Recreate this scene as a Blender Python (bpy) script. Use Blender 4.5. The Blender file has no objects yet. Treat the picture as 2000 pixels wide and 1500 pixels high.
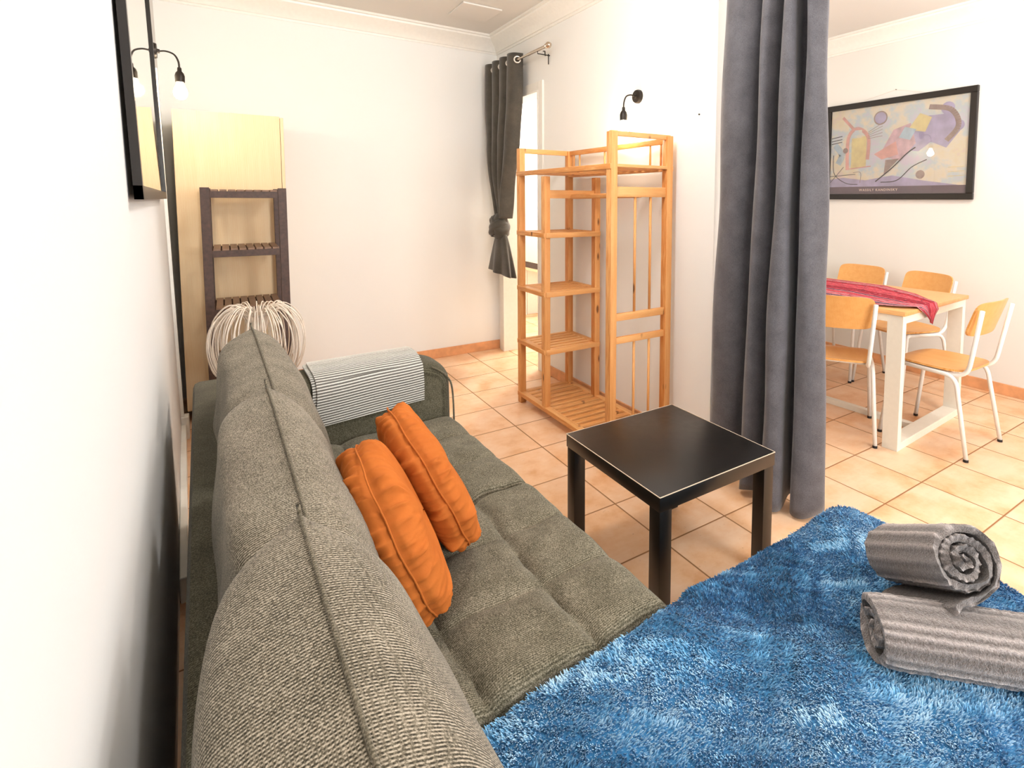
import bpy, bmesh, math, random
import numpy as np
from mathutils import Vector, Matrix
random.seed(7); rng = np.random.default_rng(7)
sc = bpy.context.scene
col = sc.collection
PI = math.pi

# ------------------------------------------------------------------ camera
CAMZ = 1.359
YAW, PITCH, ROLL, FPX, CX, CY = 0.5956, 0.0758, 0.0039, 1061.5, 1157.9, 470.9
fw = Vector((math.sin(YAW)*math.cos(PITCH), math.cos(YAW)*math.cos(PITCH), -math.sin(PITCH)))
rt = Vector((math.cos(YAW), -math.sin(YAW), 0)); up = rt.cross(fw)
r2 = rt*math.cos(ROLL)+up*math.sin(ROLL); u2 = -rt*math.sin(ROLL)+up*math.cos(ROLL)
cam = bpy.data.cameras.new('camera'); co = bpy.data.objects.new('camera', cam); col.objects.link(co)
M = Matrix((r2, u2, -fw)).transposed().to_4x4(); M.translation = Vector((0, 0, CAMZ)); co.matrix_world = M
cam.sensor_fit = 'HORIZONTAL'; cam.sensor_width = 36; cam.lens = 36*FPX/2000
cam.shift_x = -(CX-1000)/2000; cam.shift_y = (CY-750)/2000; cam.clip_start = 0.02
sc.camera = co
# ------------------------------------------------------------------ view, world, lights
sc.view_settings.view_transform = 'Standard'; sc.view_settings.look = 'None'
sc.view_settings.gamma = 1; sc.view_settings.use_curve_mapping = False
sc.view_settings.exposure = 0.40
w = bpy.data.worlds.new('world'); sc.world = w; w.use_nodes = True
w.node_tree.nodes['Background'].inputs[0].default_value = (0.85, 0.93, 1, 1)
w.node_tree.nodes['Background'].inputs[1].default_value = 1.0

def light(name, kind, loc, power, color, size=.1, rot=None, sy=None):
    l = bpy.data.lights.new(name, kind); l.energy = power; l.color = color
    if kind == 'AREA':
        l.size = size
        if sy: l.shape = 'RECTANGLE'; l.size_y = sy
    else: l.shadow_soft_size = size
    o = bpy.data.objects.new(name, l); o.location = loc
    if rot: o.rotation_euler = rot
    col.objects.link(o); return o
WARM = (1, .93, .85); NEUT = (1, .985, .985)
# fill from an added, unseen rear-wall window, and ceiling fittings
light('window_fill', 'AREA', (2.0, -2.32, 1.55), 85, (.93, .97, 1), 2.0, (PI/2, 0, 0), 1.3)
light('ceiling_lamp_light', 'POINT', (1.75, -.35, 2.42), 26, NEUT, .12)
light('lounge_fill_light', 'POINT', (.95, 1.75, 2.45), 34, NEUT, .14)  # added fill to brighten the partition wall, its fitting is unseen
light('dining_lamp_light', 'POINT', (3.5, .9, 2.4), 32, NEUT, .14)
light('hall_lamp_light', 'POINT', (3.1, 4.6, 2.3), 110, WARM, .15)
BULB_W = 7.5

# ------------------------------------------------------------------ materials
def C(h, a=1):
    h = h.lstrip('#'); v = [int(h[i:i+2], 16)/255 for i in (0, 2, 4)]
    return tuple([(x/12.92 if x <= .04045 else ((x+.055)/1.055)**2.4) for x in v])+(a,)
MATS = {}
class NT:
    def __init__(s, name):
        s.m = bpy.data.materials.new(name); s.m.use_nodes = True; s.t = s.m.node_tree; s.b = s.t.nodes['Principled BSDF']
        MATS[name] = s.m
    def n(s, typ, **kw):
        x = s.t.nodes.new(typ)
        for k, v in kw.items():
            if k.startswith('_'): x.inputs[k[1:]].default_value = v
            elif k.startswith('i') and k[1:].isdigit(): x.inputs[int(k[1:])].default_value = v
            else: setattr(x, k, v)
        return x
    def l(s, a, b): s.t.links.new(a, b)
    def math(s, op, a, b=None, c=None):
        x = s.n('ShaderNodeMath', operation=op)
        for i, v in enumerate((a, b, c)):
            if v is None: continue
            if isinstance(v, (int, float)): x.inputs[i].default_value = v
            else: s.l(v, x.inputs[i])
        return x.outputs[0]
    def mix(s, f, a, b):
        x = s.n('ShaderNodeMix', data_type='RGBA')
        if isinstance(f, (int, float)): x.inputs[0].default_value = f
        else: s.l(f, x.inputs[0])
        for i, v in ((6, a), (7, b)):
            if isinstance(v, tuple): x.inputs[i].default_value = v
            else: s.l(v, x.inputs[i])
        return x.outputs[2]
    def coord(s, kind='Object', scale=(1, 1, 1), rot=(0, 0, 0)):
        tc = s.n('ShaderNodeTexCoord'); mp = s.n('ShaderNodeMapping')
        mp.inputs['Scale'].default_value = scale; mp.inputs['Rotation'].default_value = rot
        s.l(tc.outputs[kind], mp.inputs[0]); return mp.outputs[0]
    def noise(s, vec, scale, detail=3, rough=.5):
        x = s.n('ShaderNodeTexNoise', _Scale=scale, _Detail=detail, _Roughness=rough); s.l(vec, x.inputs['Vector']); return x.outputs['Fac']
    def ramp(s, f, stops):
        x = s.n('ShaderNodeValToRGB'); e = x.color_ramp.elements
        while len(e) < len(stops): e.new(.5)
        for i, (p, c) in enumerate(stops): e[i].position = p; e[i].color = c if isinstance(c, tuple) else (c, c, c, 1)
        s.l(f, x.inputs[0]); return x.outputs[0]
    def bump(s, h, strength=.3, dist=.002):
        x = s.n('ShaderNodeBump', _Strength=strength, _Distance=dist); s.l(h, x.inputs['Height']); s.l(x.outputs[0], s.b.inputs['Normal'])
    def base(s, c):
        if isinstance(c, tuple): s.b.inputs['Base Color'].default_value = c
        else: s.l(c, s.b.inputs['Base Color'])
    def set(s, **kw):
        for k, v in kw.items(): s.b.inputs[k.replace('_', ' ')].default_value = v

def plain(name, c, rough=.5, metal=0, var=.06, scale=40, bump=.1, spec=.5):
    m = NT(name); v = m.coord(); f = m.noise(v, scale, 3)
    lo = tuple(x*(1-var) for x in c[:3])+(1,); hi = tuple(min(1, x*(1+var)) for x in c[:3])+(1,)
    m.base(m.ramp(f, [(.3, lo), (.7, hi)])); m.set(Roughness=rough, Metallic=metal, Specular_IOR_Level=spec)
    if bump: m.bump(f, bump, .001)
    return m.m
def plaster(name, c):
    m = NT(name); v = m.coord(); f = m.noise(v, 3, 4); g = m.noise(v, 45, 5, .6)
    m.base(m.mix(m.math('MULTIPLY', f, .35), c, tuple(x*.93 for x in c[:3])+(1,)))
    m.set(Roughness=.75, Specular_IOR_Level=.25)
    h = m.math('ADD', m.math('MULTIPLY', f, 1.5), m.math('MULTIPLY', g, .25)); m.bump(h, .25, .006); return m.m
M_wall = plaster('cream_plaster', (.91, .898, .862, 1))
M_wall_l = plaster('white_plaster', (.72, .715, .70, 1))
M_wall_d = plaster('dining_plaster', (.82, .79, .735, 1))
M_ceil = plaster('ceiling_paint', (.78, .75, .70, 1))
M_trim = plain('white_trim_paint', (.90, .87, .80, 1), .35, var=.02, bump=.03)
M_white = plain('white_powder_coat', (.88, .86, .81, 1), .3, var=.02, bump=.02)
M_cream = plain('cream_powder_coat', (.84, .79, .68, 1), .35, var=.02, bump=.02)
M_darkmetal = plain('dark_bronze_metal', C('#2e2823'), .4, .6, bump=.02)
M_chrome = plain('brushed_nickel', (.62, .52, .42, 1), .25, 1, bump=.02)
M_eyelet = plain('pale_eyelet_metal', (.85, .80, .72, 1), .25, .6, bump=0)
M_rubber = plain('dark_rubber', C('#201a18'), .7, bump=0)
M_blackframe = plain('black_frame_lacquer', C('#17110d'), .3, bump=.05)
M_darkbrown = plain('dark_brown_stain', C('#4c3830'), .55, var=.25, scale=60, bump=.15)
M_darkslat = plain('brown_slat_stain', C('#83654f'), .5, var=.2, scale=60, bump=.15)

def floor_mat():
    T, ox, oy = 0.337, 1.400, 4.5753
    m = NT('terracotta_tiles'); g = m.n('ShaderNodeNewGeometry'); sp = m.n('ShaderNodeSeparateXYZ'); m.l(g.outputs['Position'], sp.inputs[0])
    ids = []; ds = []
    for k, o in ((0, ox), (1, oy)):
        q = m.math('DIVIDE', m.math('SUBTRACT', sp.outputs[k], o), T)
        ids.append(m.math('FLOOR', q)); fr = m.math('FRACT', q)
        ds.append(m.math('MINIMUM', fr, m.math('SUBTRACT', 1, fr)))
    d = m.math('MINIMUM', ds[0], ds[1])
    cb = m.n('ShaderNodeCombineXYZ'); m.l(ids[0], cb.inputs[0]); m.l(ids[1], cb.inputs[1])
    wn = m.n('ShaderNodeTexWhiteNoise', noise_dimensions='3D'); m.l(cb.outputs[0], wn.inputs['Vector'])
    off = m.n('ShaderNodeVectorMath', operation='ADD'); m.l(g.outputs['Position'], off.inputs[0])
    sc_ = m.n('ShaderNodeVectorMath', operation='SCALE'); m.l(wn.outputs['Color'], sc_.inputs[0]); sc_.inputs['Scale'].default_value = 9
    m.l(sc_.outputs[0], off.inputs[1]); v = off.outputs[0]
    f = m.noise(v, 5.5, 5, .62); f2 = m.noise(v, 60, 4, .6)
    mp = m.n('ShaderNodeMapping'); mp.inputs['Scale'].default_value = (3, 22, 3); m.l(v, mp.inputs[0]); f3 = m.noise(mp.outputs[0], 2, 4, .6)
    c = m.ramp(f, [(.28, C('#dd9f6a')), (.45, C('#f0c49a')), (.62, C('#f7d6b6'))])
    c = m.mix(m.math('MULTIPLY', f3, .35), c, C('#d8a070'))
    c = m.mix(m.math('MULTIPLY', wn.outputs['Value'], .22), c, C('#e0ac80'))
    sp_ = m.ramp(f2, [(.24, .8), (.33, 0.)]); c = m.mix(m.math('MULTIPLY', sp_, .5), c, C('#9a5c30'))
    gr = m.ramp(d, [(.006, 1.), (.013, 0.)])
    m.base(m.mix(gr, c, C('#94643a'))); m.set(Specular_IOR_Level=.4)
    m.l(m.math('ADD', m.math('MULTIPLY', gr, .4), m.math('ADD', .30, m.math('MULTIPLY', f, .2))), m.b.inputs['Roughness'])
    h = m.math('ADD', m.math('MULTIPLY', m.ramp(d, [(.004, 0.), (.02, 1.)]), 1), m.math('MULTIPLY', f, .15)); m.bump(h, .5, .002)
    return m.m
M_floor = floor_mat()
M_skirt = plain('terracotta_skirting', C('#e0a272'), .45, var=.14, scale=14, bump=.1)

def wood(name, a, b, knots=None, scale=(1, 1, 1), rough=.5, ks=7, bd='X'):
    m = NT(name); v = m.coord(scale=scale); f = m.noise(v, 4, 4, .6)
    wv = m.n('ShaderNodeTexWave', wave_type='BANDS', bands_direction=bd, _Scale=9, _Distortion=3.5, _Detail=3); m.l(v, wv.inputs['Vector']); 
    wv.inputs['Detail Scale'].default_value = 1.2
    g = m.math('ADD', m.math('MULTIPLY', wv.outputs['Fac'], .45), m.math('MULTIPLY', f, .55))
    c = m.ramp(g, [(.25, a), (.75, b)])
    if knots:
        v2 = m.coord(scale=(1, 1, .35)); vo = m.n('ShaderNodeTexVoronoi', _Scale=ks); m.l(v2, vo.inputs['Vector'])
        k = m.ramp(vo.outputs['Distance'], [(.07, 1.), (.13, 0.)]); c = m.mix(m.math('MULTIPLY', k, .85), c, knots)
    m.base(c); m.set(Roughness=rough, Specular_IOR_Level=.35); m.bump(g, .12, .001); return m.m
M_pine_v = wood('pine_upright', C('#c67c3c'), C('#eab272'), C('#5a2c12'), (14, 14, 1), ks=11)
M_pine_x = wood('pine_cross_grain', C('#cd8746'), C('#edb87a'), C('#6a3818'), (1, 14, 14), ks=9, bd='Z')
M_pine_y = wood('pine_long_grain', C('#cd8746'), C('#edb87a'), C('#6a3818'), (14, 1, 14), ks=9)
M_ply = wood('beech_plywood', C('#d9964e'), C('#eab36f'), None, (8, 1.2, 8), .35)
M_oakv = wood('pale_oak_veneer', C('#e4c294'), C('#eed6b0'), None, (6, 6, .5), .5)
M_top = wood('oak_table_top', C('#c98a4c'), C('#e8b67a'), None, (10, 1, 10), .4)

def black_lacquer():
    m = NT('black_lacquer'); v = m.coord(); f = m.noise(v, 30, 3); m.base(C('#0f0b08')); m.set(Specular_IOR_Level=.6)
    m.l(m.math('ADD', .26, m.math('MULTIPLY', f, .12)), m.b.inputs['Roughness']); m.bump(m.noise(v, 220, 2), .06, .0006); return m.m
M_black = black_lacquer()
M_chip = plain('worn_pale_edge', C('#d8c6ae'), .6, bump=0)

def weave(name, dk, md, lt, k=1350, rows=1.0, nscale=360):
    m = NT(name); tc = m.n('ShaderNodeTexCoord'); sp = m.n('ShaderNodeSeparateXYZ'); m.l(tc.outputs['Object'], sp.inputs[0])
    ph = m.math('MULTIPLY', m.noise(tc.outputs['Object'], 25, 2, .6), 5)
    ax = m.math('MULTIPLY', m.math('ADD', m.math('MULTIPLY', sp.outputs[0], .75), sp.outputs[2]), k*1.5)
    a = m.math('SINE', m.math('ADD', m.math('MULTIPLY', sp.outputs[1], k), ph)); b = m.math('SINE', m.math('ADD', ax, ph))
    p = m.math('ADD', m.math('MULTIPLY', a, .13*rows), m.math('MULTIPLY', m.math('MULTIPLY', a, b), .09*rows))
    f = m.noise(tc.outputs['Object'], nscale, 3, .75); g = m.noise(tc.outputs['Object'], 14, 3, .6)
    t = m.math('ADD', m.math('ADD', p, f), m.math('MULTIPLY', m.math('SUBTRACT', g, .5), .2))
    m.base(m.ramp(t, [(.30, dk), (.5, md), (.70, lt)])); m.set(Roughness=.95, Specular_IOR_Level=.1)
    m.b.inputs['Sheen Weight'].default_value = .1
    m.bump(m.math('ADD', p, m.math('MULTIPLY', f, .5)), .5, .0015); return m.m
M_sofa_b = weave('sofa_weave_back', C('#2e2a1e'), C('#6c6454'), C('#b3a896'))
M_sofa_s = weave('sofa_weave_seat', C('#26241a'), C('#605b4a'), C('#a29987'), rows=.45)
M_sofa_f = weave('sofa_weave_frame', C('#25221a'), C('#4c4838'), C('#75705f'), rows=.4)
M_piping = weave('sofa_piping', C('#3b3628'), C('#625b4b'), C('#8f8573'), rows=.6)

def velvet(name, a, b, sheen=.6, scale=9):
    m = NT(name); v = m.coord(); f = m.noise(v, scale, 4, .6); g = m.noise(v, 320, 2)
    m.base(m.mix(f, a, b)); m.set(Roughness=.8, Specular_IOR_Level=.15)
    m.b.inputs['Sheen Weight'].default_value = sheen; m.b.inputs['Sheen Tint'].default_value = b
    m.bump(g, .3, .0008); return m.m
M_orange = velvet('orange_velvet', C('#9c4f1e'), C('#c4702f'), .3)
def curtain_mat(name, dk, lt, sheen=.3):
    m = NT(name); v = m.coord(); f = m.noise(m.coord(scale=(200, 200, 900)), 1, 3, .6); g = m.noise(m.coord(scale=(3, 3, 3)), 4, 5, .65)
    m.base(m.ramp(m.math('ADD', m.math('MULTIPLY', f, .6), m.math('MULTIPLY', g, .4)), [(.35, dk), (.68, lt)]))
    m.set(Roughness=.7, Specular_IOR_Level=.3); m.b.inputs['Sheen Weight'].default_value = sheen
    m.bump(m.math('ADD', m.math('MULTIPLY', f, .2), m.math('MULTIPLY', g, 2)), .35, .004); return m.m
M_curtain = curtain_mat('charcoal_curtain', C('#403e42'), C('#6c6a6f'))
M_curtain2 = curtain_mat('brown_grey_curtain', C('#38342e'), C('#5a544a'))

def throw_mat():
    m = NT('ribbed_knit'); at = m.n('ShaderNodeAttribute', attribute_name='rib'); v = m.coord(); f = m.noise(v, 250, 3, .6)
    t = m.math('ADD', at.outputs['Fac'], m.math('MULTIPLY', m.math('SUBTRACT', f, .5), .5))
    m.base(m.ramp(t, [(.2, C('#6a6762')), (.55, C('#9a978f')), (.9, C('#dcdad2'))])); m.set(Roughness=.95, Specular_IOR_Level=.05); m.bump(f, .4, .002); return m.m
M_throw = throw_mat()
def towel_mat():
    m = NT('ribbed_terry'); at = m.n('ShaderNodeAttribute', attribute_name='rib'); v = m.coord(); f = m.noise(v, 300, 3, .7)
    t = m.math('ADD', m.math('MULTIPLY', at.outputs['Fac'], .55), m.math('MULTIPLY', f, .75))
    m.base(m.ramp(t, [(.25, C('#564d47')), (.55, C('#8d827c')), (.95, C('#d2c5c0'))])); m.set(Roughness=1, Specular_IOR_Level=.05)
    m.b.inputs['Sheen Weight'].default_value = .5; m.bump(m.math('ADD', f, m.math('MULTIPLY', m.noise(v, 120, 3, .7), 1.2)), 1, .006); return m.m
M_towel = towel_mat()
def blue_mat():
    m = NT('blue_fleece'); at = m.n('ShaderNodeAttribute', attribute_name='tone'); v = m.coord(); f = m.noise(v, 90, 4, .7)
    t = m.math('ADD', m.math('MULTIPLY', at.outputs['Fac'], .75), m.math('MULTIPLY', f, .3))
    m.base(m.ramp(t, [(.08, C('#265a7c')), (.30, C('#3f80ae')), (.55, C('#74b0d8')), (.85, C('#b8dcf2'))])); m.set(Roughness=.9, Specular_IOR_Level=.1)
    m.b.inputs['Sheen Weight'].default_value = .3; return m.m
M_blue = blue_mat()
def runner_mat():
    m = NT('red_striped_weave'); tc = m.n('ShaderNodeTexCoord'); sp = m.n('ShaderNodeSeparateXYZ'); m.l(tc.outputs['UV'], sp.inputs[0])
    cb = m.n('ShaderNodeCombineXYZ'); m.l(m.math('MULTIPLY', sp.outputs[0], 34), cb.inputs[0]); m.l(m.math('MULTIPLY', sp.outputs[1], .3), cb.inputs[1])
    st = m.n('ShaderNodeTexWhiteNoise', noise_dimensions='1D'); m.l(m.math('FLOOR', m.math('MULTIPLY', sp.outputs[0], 34)), st.inputs['W'])
    cb2 = m.n('ShaderNodeCombineXYZ'); m.l(m.math('MULTIPLY', sp.outputs[0], 40), cb2.inputs[0]); m.l(m.math('MULTIPLY', sp.outputs[1], 26), cb2.inputs[1])
    f = m.noise(cb2.outputs[0], 1.2, 4, .8)
    c = m.ramp(st.outputs['Value'], [(.0, C('#b03540')), (.25, C('#cf5560')), (.45, C('#b8848a')), (.6, C('#c8505a')), (.8, C('#8e2e3c')), (.90, C('#3a2c44'))])
    c.node.color_ramp.interpolation = 'CONSTANT'
    c2 = m.mix(m.ramp(f, [(.54, 0.), (.58, .85)]), c, C('#4a3440')); c3 = m.mix(m.ramp(f, [(.36, .75), (.40, 0.)]), c2, C('#e0b0b0'))
    m.base(c3); m.set(Roughness=.9, Specular_IOR_Level=.1); m.bump(f, .4, .002); return m.m
M_runner = runner_mat()
def emis(name, c, s):
    m = NT(name); m.base(c); m.b.inputs['Emission Color'].default_value = c; m.b.inputs['Emission Strength'].default_value = s; m.set(Roughness=.3); return m.m
M_bulb = emis('lit_bulb', (1, .82, .55, 1), 60)
M_shade = emis('lit_ceiling_shade', (1, .93, .84, 1), 5)
def glass(name, rough=0):
    m = NT(name); m.base((1, 1, 1, 1)); m.set(Roughness=rough, IOR=1.45); m.b.inputs['Transmission Weight'].default_value = 1; return m.m
M_mirror = NT('mirror_silver'); M_mirror.base((.93, .90, .84, 1)); M_mirror.set(Roughness=.015, Metallic=1); M_mirror = M_mirror.m
M_strand = plain('whitewashed_cane', C('#e6d8c8'), .6, var=.12, scale=25, bump=.1)
M_pot = plain('whitewashed_pot', C('#cdbfae'), .7, bump=.1)

# ------------------------------------------------------------------ mesh tools
class MB:
    def __init__(s): s.v = []; s.f = []; s.mi = []; s.attr = []; s.uv = {}
    def add(s, vs, fs, mi=0, attr=None):
        b = len(s.v); s.v += [tuple(v) for v in vs]; s.f += [tuple(b+i for i in f) for f in fs]; s.mi += [mi]*len(fs)
        s.attr += (list(attr) if attr is not None else [0]*len(vs)); return b
    def box(s, a, b, mi=0, M=None, bev=0):
        bm = bmesh.new(); bmesh.ops.create_cube(bm, size=1)
        for v in bm.verts: v.co = Vector([(a[i]+b[i])/2+v.co[i]*abs(b[i]-a[i]) for i in range(3)])
        if bev: bmesh.ops.bevel(bm, geom=bm.edges[:], offset=bev, segments=2, affect='EDGES', profile=.5)
        if M: bm.transform(M)
        bm.verts.index_update(); s.add([v.co for v in bm.verts], [[v.index for v in f.verts] for f in bm.faces], mi); bm.free(); return s
    def beam(s, p, q, w, h, mi=0, upv=(0, 0, 1), bev=0):
        p = Vector(p); q = Vector(q); d = q-p; L = d.length; d.normalize(); x = d.cross(Vector(upv))
        if x.length < 1e-4: x = Vector((1, 0, 0))
        x.normalize(); z = x.cross(d); Mx = Matrix((x, d, z)).transposed().to_4x4(); Mx.translation = p
        return s.box((-w/2, 0, -h/2), (w/2, L, h/2), mi, Mx, bev)
    def tube(s, pts, r, n=10, mi=0, cap=True, closed=False):
        P = [Vector(p) for p in pts]; N = len(P); rs = r if isinstance(r, (list, tuple)) else [r]*N; vs = []; t0 = None
        for i in range(N):
            if closed: t = P[(i+1) % N]-P[i-1]
            else: t = P[min(i+1, N-1)]-P[max(i-1, 0)]
            t.normalize()
            if t0 is None:
                u = t.orthogonal().normalized()
            else:
                q = t0.rotation_difference(t); u = q @ u
                u = (u-t*u.dot(t)).normalized()
            t0 = t; w_ = t.cross(u)
            for k in range(n):
                a = 2*PI*k/n; vs.append(P[i]+(u*math.cos(a)+w_*math.sin(a))*rs[i])
        fs = []
        for i in range(N if closed else N-1):
            j = (i+1) % N
            for k in range(n): fs.append((i*n+k, i*n+(k+1) % n, j*n+(k+1) % n, j*n+k))
        if cap and not closed: fs += [tuple(range(n-1, -1, -1)), tuple((N-1)*n+k for k in range(n))]
        s.add(vs, fs, mi); return s
    def lathe(s, prof, n=24, mi=0, M=None):
        vs = []; 
        for r_, z in prof:
            for k in range(n): a = 2*PI*k/n; vs.append(Vector((r_*math.cos(a), r_*math.sin(a), z)))
        if M: vs = [M @ v for v in vs]
        fs = [(i*n+k, i*n+(k+1) % n, (i+1)*n+(k+1) % n, (i+1)*n+k) for i in range(len(prof)-1) for k in range(n)]
        fs += [tuple(range(n-1, -1, -1)), tuple((len(prof)-1)*n+k for k in range(n))]
        s.add(vs, fs, mi); return s
    def grid(s, fn, nu, nv, mi=0, closeu=False, attr=None, caps=False, uv=False):
        vs = []; at = []; uvs = []
        for i in range(nu):
            for j in range(nv):
                a, b = i/(nu if closeu else nu-1), j/(nv-1); vs.append(fn(a, b)); at.append(attr(a, b) if attr else 0); uvs.append((a, b))
        fs = []
        for i in range(nu if closeu else nu-1):
            for j in range(nv-1):
                i2 = (i+1) % nu; fs.append((i*nv+j, i2*nv+j, i2*nv+j+1, i*nv+j+1))
        if caps: fs += [tuple(i*nv for i in range(nu-1, -1, -1)), tuple(i*nv+nv-1 for i in range(nu))]
        b = s.add(vs, fs, mi, at)
        if uv:
            for k, q in enumerate(uvs): s.uv[b+k] = q
        return s
    def build(s, name, mats, parent=None, smooth=False, attr=None, fixn=True, **props):
        me = bpy.data.meshes.new(name); me.from_pydata(s.v, [], s.f)
        if not isinstance(mats, (list, tuple)): mats = [mats]
        for m in mats: me.materials.append(m)
        me.polygons.foreach_set('material_index', s.mi)
        if fixn:
            bm = bmesh.new(); bm.from_mesh(me); bmesh.ops.recalc_face_normals(bm, faces=bm.faces[:]); bm.to_mesh(me); bm.free()
        if attr:
            a = me.attributes.new(attr, 'FLOAT', 'POINT'); a.data.foreach_set('value', [float(x) for x in s.attr])
        if s.uv:
            ul = me.uv_layers.new(name='UVMap')
            for lp in me.loops: ul.data[lp.index].uv = s.uv.get(lp.vertex_index, (0, 0))
        if smooth:
            me.polygons.foreach_set('use_smooth', [True]*len(me.polygons))
            if smooth != True: me.set_sharp_from_angle(angle=math.radians(smooth))
        me.update(); o = bpy.data.objects.new(name, me); col.objects.link(o)
        if parent: o.parent = parent
        for k, v in props.items(): o[k] = v
        return o
def empty(name, loc=(0, 0, 0), rz=0, **props):
    o = bpy.data.objects.new(name, None); col.objects.link(o); o.location = loc; o.rotation_euler = (0, 0, rz); o.empty_display_size = .1
    for k, v in props.items(): o[k] = v
    return o
def children(o): return [c for c in bpy.data.objects if c.parent == o]
def copy_tree(o, parent=None):
    c = o.copy(); col.objects.link(c); c.parent = parent
    for ch in children(o): copy_tree(ch, c)
    return c
def struct(name, mb, mats, **kw):
    o = mb.build(name, mats, None, **kw); o['kind'] = 'structure'; return o
def subsurf(o, n=1):
    m = o.modifiers.new('sub', 'SUBSURF'); m.levels = n; m.render_levels = n
def catmull(P, n=8, closed=False):
    P = [np.array(p, float) for p in P]; out = []; N = len(P)
    for i in range(N if closed else N-1):
        g = (lambda k: P[k % N]) if closed else (lambda k: P[min(max(k, 0), N-1)])
        p0, p1, p2, p3 = g(i-1), g(i), g(i+1), g(i+2)
        for k in range(n):
            t = k/n; out.append(.5*((2*p1)+(-p0+p2)*t+(2*p0-5*p1+4*p2-p3)*t*t+(-p0+3*p1-3*p2+p3)*t**3))
    if not closed: out.append(P[-1])
    return out
def fillet(P, r, n=6):
    P = [Vector(p) for p in P]; out = [P[0]]
    for i in range(1, len(P)-1):
        a = (P[i-1]-P[i]); b = (P[i+1]-P[i]); rr = min(r, a.length*.49, b.length*.49); a = P[i]+a.normalized()*rr; b = P[i]+b.normalized()*rr
        for k in range(n+1):
            t = k/n; out.append(a*(1-t)**2+P[i]*2*t*(1-t)+b*t*t)
    out.append(P[-1]); return out

# ------------------------------------------------------------------ the room
XP, YF, XR, ZC, YREAR = 2.047, 4.542, 4.5, 2.76, -2.4
lw = lambda y, z=1.36: -.100-.045*y-.018*(z-1.36)          # face of the old left wall, a little out of square and out of plumb
struct('floor', MB().box((-.8, YREAR-.1, -.1), (6.2, 7.6, 0)), M_floor)
struct('ceiling', MB().box((-.8, YREAR-.1, ZC), (6.2, 7.6, ZC+.1)), M_ceil)
m = MB()
m.add([(x, y, z) for z in (0, ZC) for x, y in ((lw(YREAR, z), YREAR), (lw(YF, z), YF), (-.7, YF), (-.7, YREAR))], [(0, 1, 5, 4), (1, 2, 6, 5), (2, 3, 7, 6), (3, 0, 4, 7), (0, 3, 2, 1), (4, 5, 6, 7)])
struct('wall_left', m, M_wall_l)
struct('wall_far', MB().box((-.7, YF, 0), (XP, YF+.12, ZC)), M_wall)
# partition wall with the doorway at its far end
D0, D1, DZ = 3.755, 4.42, 2.2
m = MB().box((XP, 1.93, 0), (XP+.12, D0, ZC)).box((XP, D1, 0), (XP+.12, YF+.12, ZC)).box((XP, D0, DZ), (XP+.12, D1, ZC))
struct('wall_partition', m, M_wall)
struct('wall_right', MB().box((XR, YREAR, 0), (XR+.12, 3.14, ZC)), M_wall_d)
struct('wall_dining', MB().box((XP+.12, 3.02, 0), (XR, 3.14, ZC)), M_wall_d)
# rear wall with an opening for the added window
m = MB().box((-.7, YREAR-.12, 0), (1.0, YREAR, ZC)).box((3.0, YREAR-.12, 0), (XR+.12, YREAR, ZC)).box((1.0, YREAR-.12, 0), (3.0, YREAR, .9)).box((1.0, YREAR-.12, 2.2), (3.0, YREAR, ZC))
struct('wall_rear', m, M_wall)
wf = struct('added_window_1', MB().box((1.0, YREAR-.1, .9), (3.0, YREAR-.04, .96)).box((1.0, YREAR-.1, 2.14), (3.0, YREAR-.04, 2.2)).box((1.0, YREAR-.1, .96), (1.06, YREAR-.04, 2.14)).box((2.94, YREAR-.1, .96), (3.0, YREAR-.04, 2.14)).box((1.97, YREAR-.1, .96), (2.03, YREAR-.04, 2.14)), M_trim)
MB().box((1.06, YREAR-.075, .96), (2.94, YREAR-.07, 2.14)).build('added_window_pane', glass('clear_glass'), wf)
# hall beyond the doorway
struct('wall_hall_far', MB().box((XP+.12, 5.75, 0), (6.1, 5.87, ZC)), M_wall)
struct('wall_hall_left', MB().box((XP-.0, YF+.12, 0), (XP+.12, 5.87, ZC)), M_wall)
struct('wall_hall_right', MB().box((6.0, 3.14, 0), (6.12, 5.75, ZC)), M_wall)
struct('wall_hall_near', MB().box((XR+.12, 3.02, 0), (6.12, 3.14, ZC)), M_wall)
# skirting tiles
def board(x0, y0, x1, y1, h=.08): return MB().box((x0, y0, 0), (x1, y1, h), bev=.003)
struct('baseboard_far', board(-.25, YF-.012, XP, YF), M_skirt)
struct('baseboard_partition', board(XP-.012, 1.93, XP, D0-.07), M_skirt)
struct('baseboard_right', board(XR-.012, YREAR, XR, 3.02), M_skirt)
struct('baseboard_dining', board(XP+.12, 3.008, XR-.012, 3.02), M_skirt)
struct('baseboard_hall', board(3.12, 5.738, 6.0, 5.75), M_skirt)
m = MB(); m.beam((-.237, 3.74, .045), (-.160, 2.2, .045), .025, .09, bev=.004); m.box((-.262, 3.745, 0), (-.212, 3.815, .13), bev=.004)
struct('baseboard_left', m, M_trim)
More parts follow.
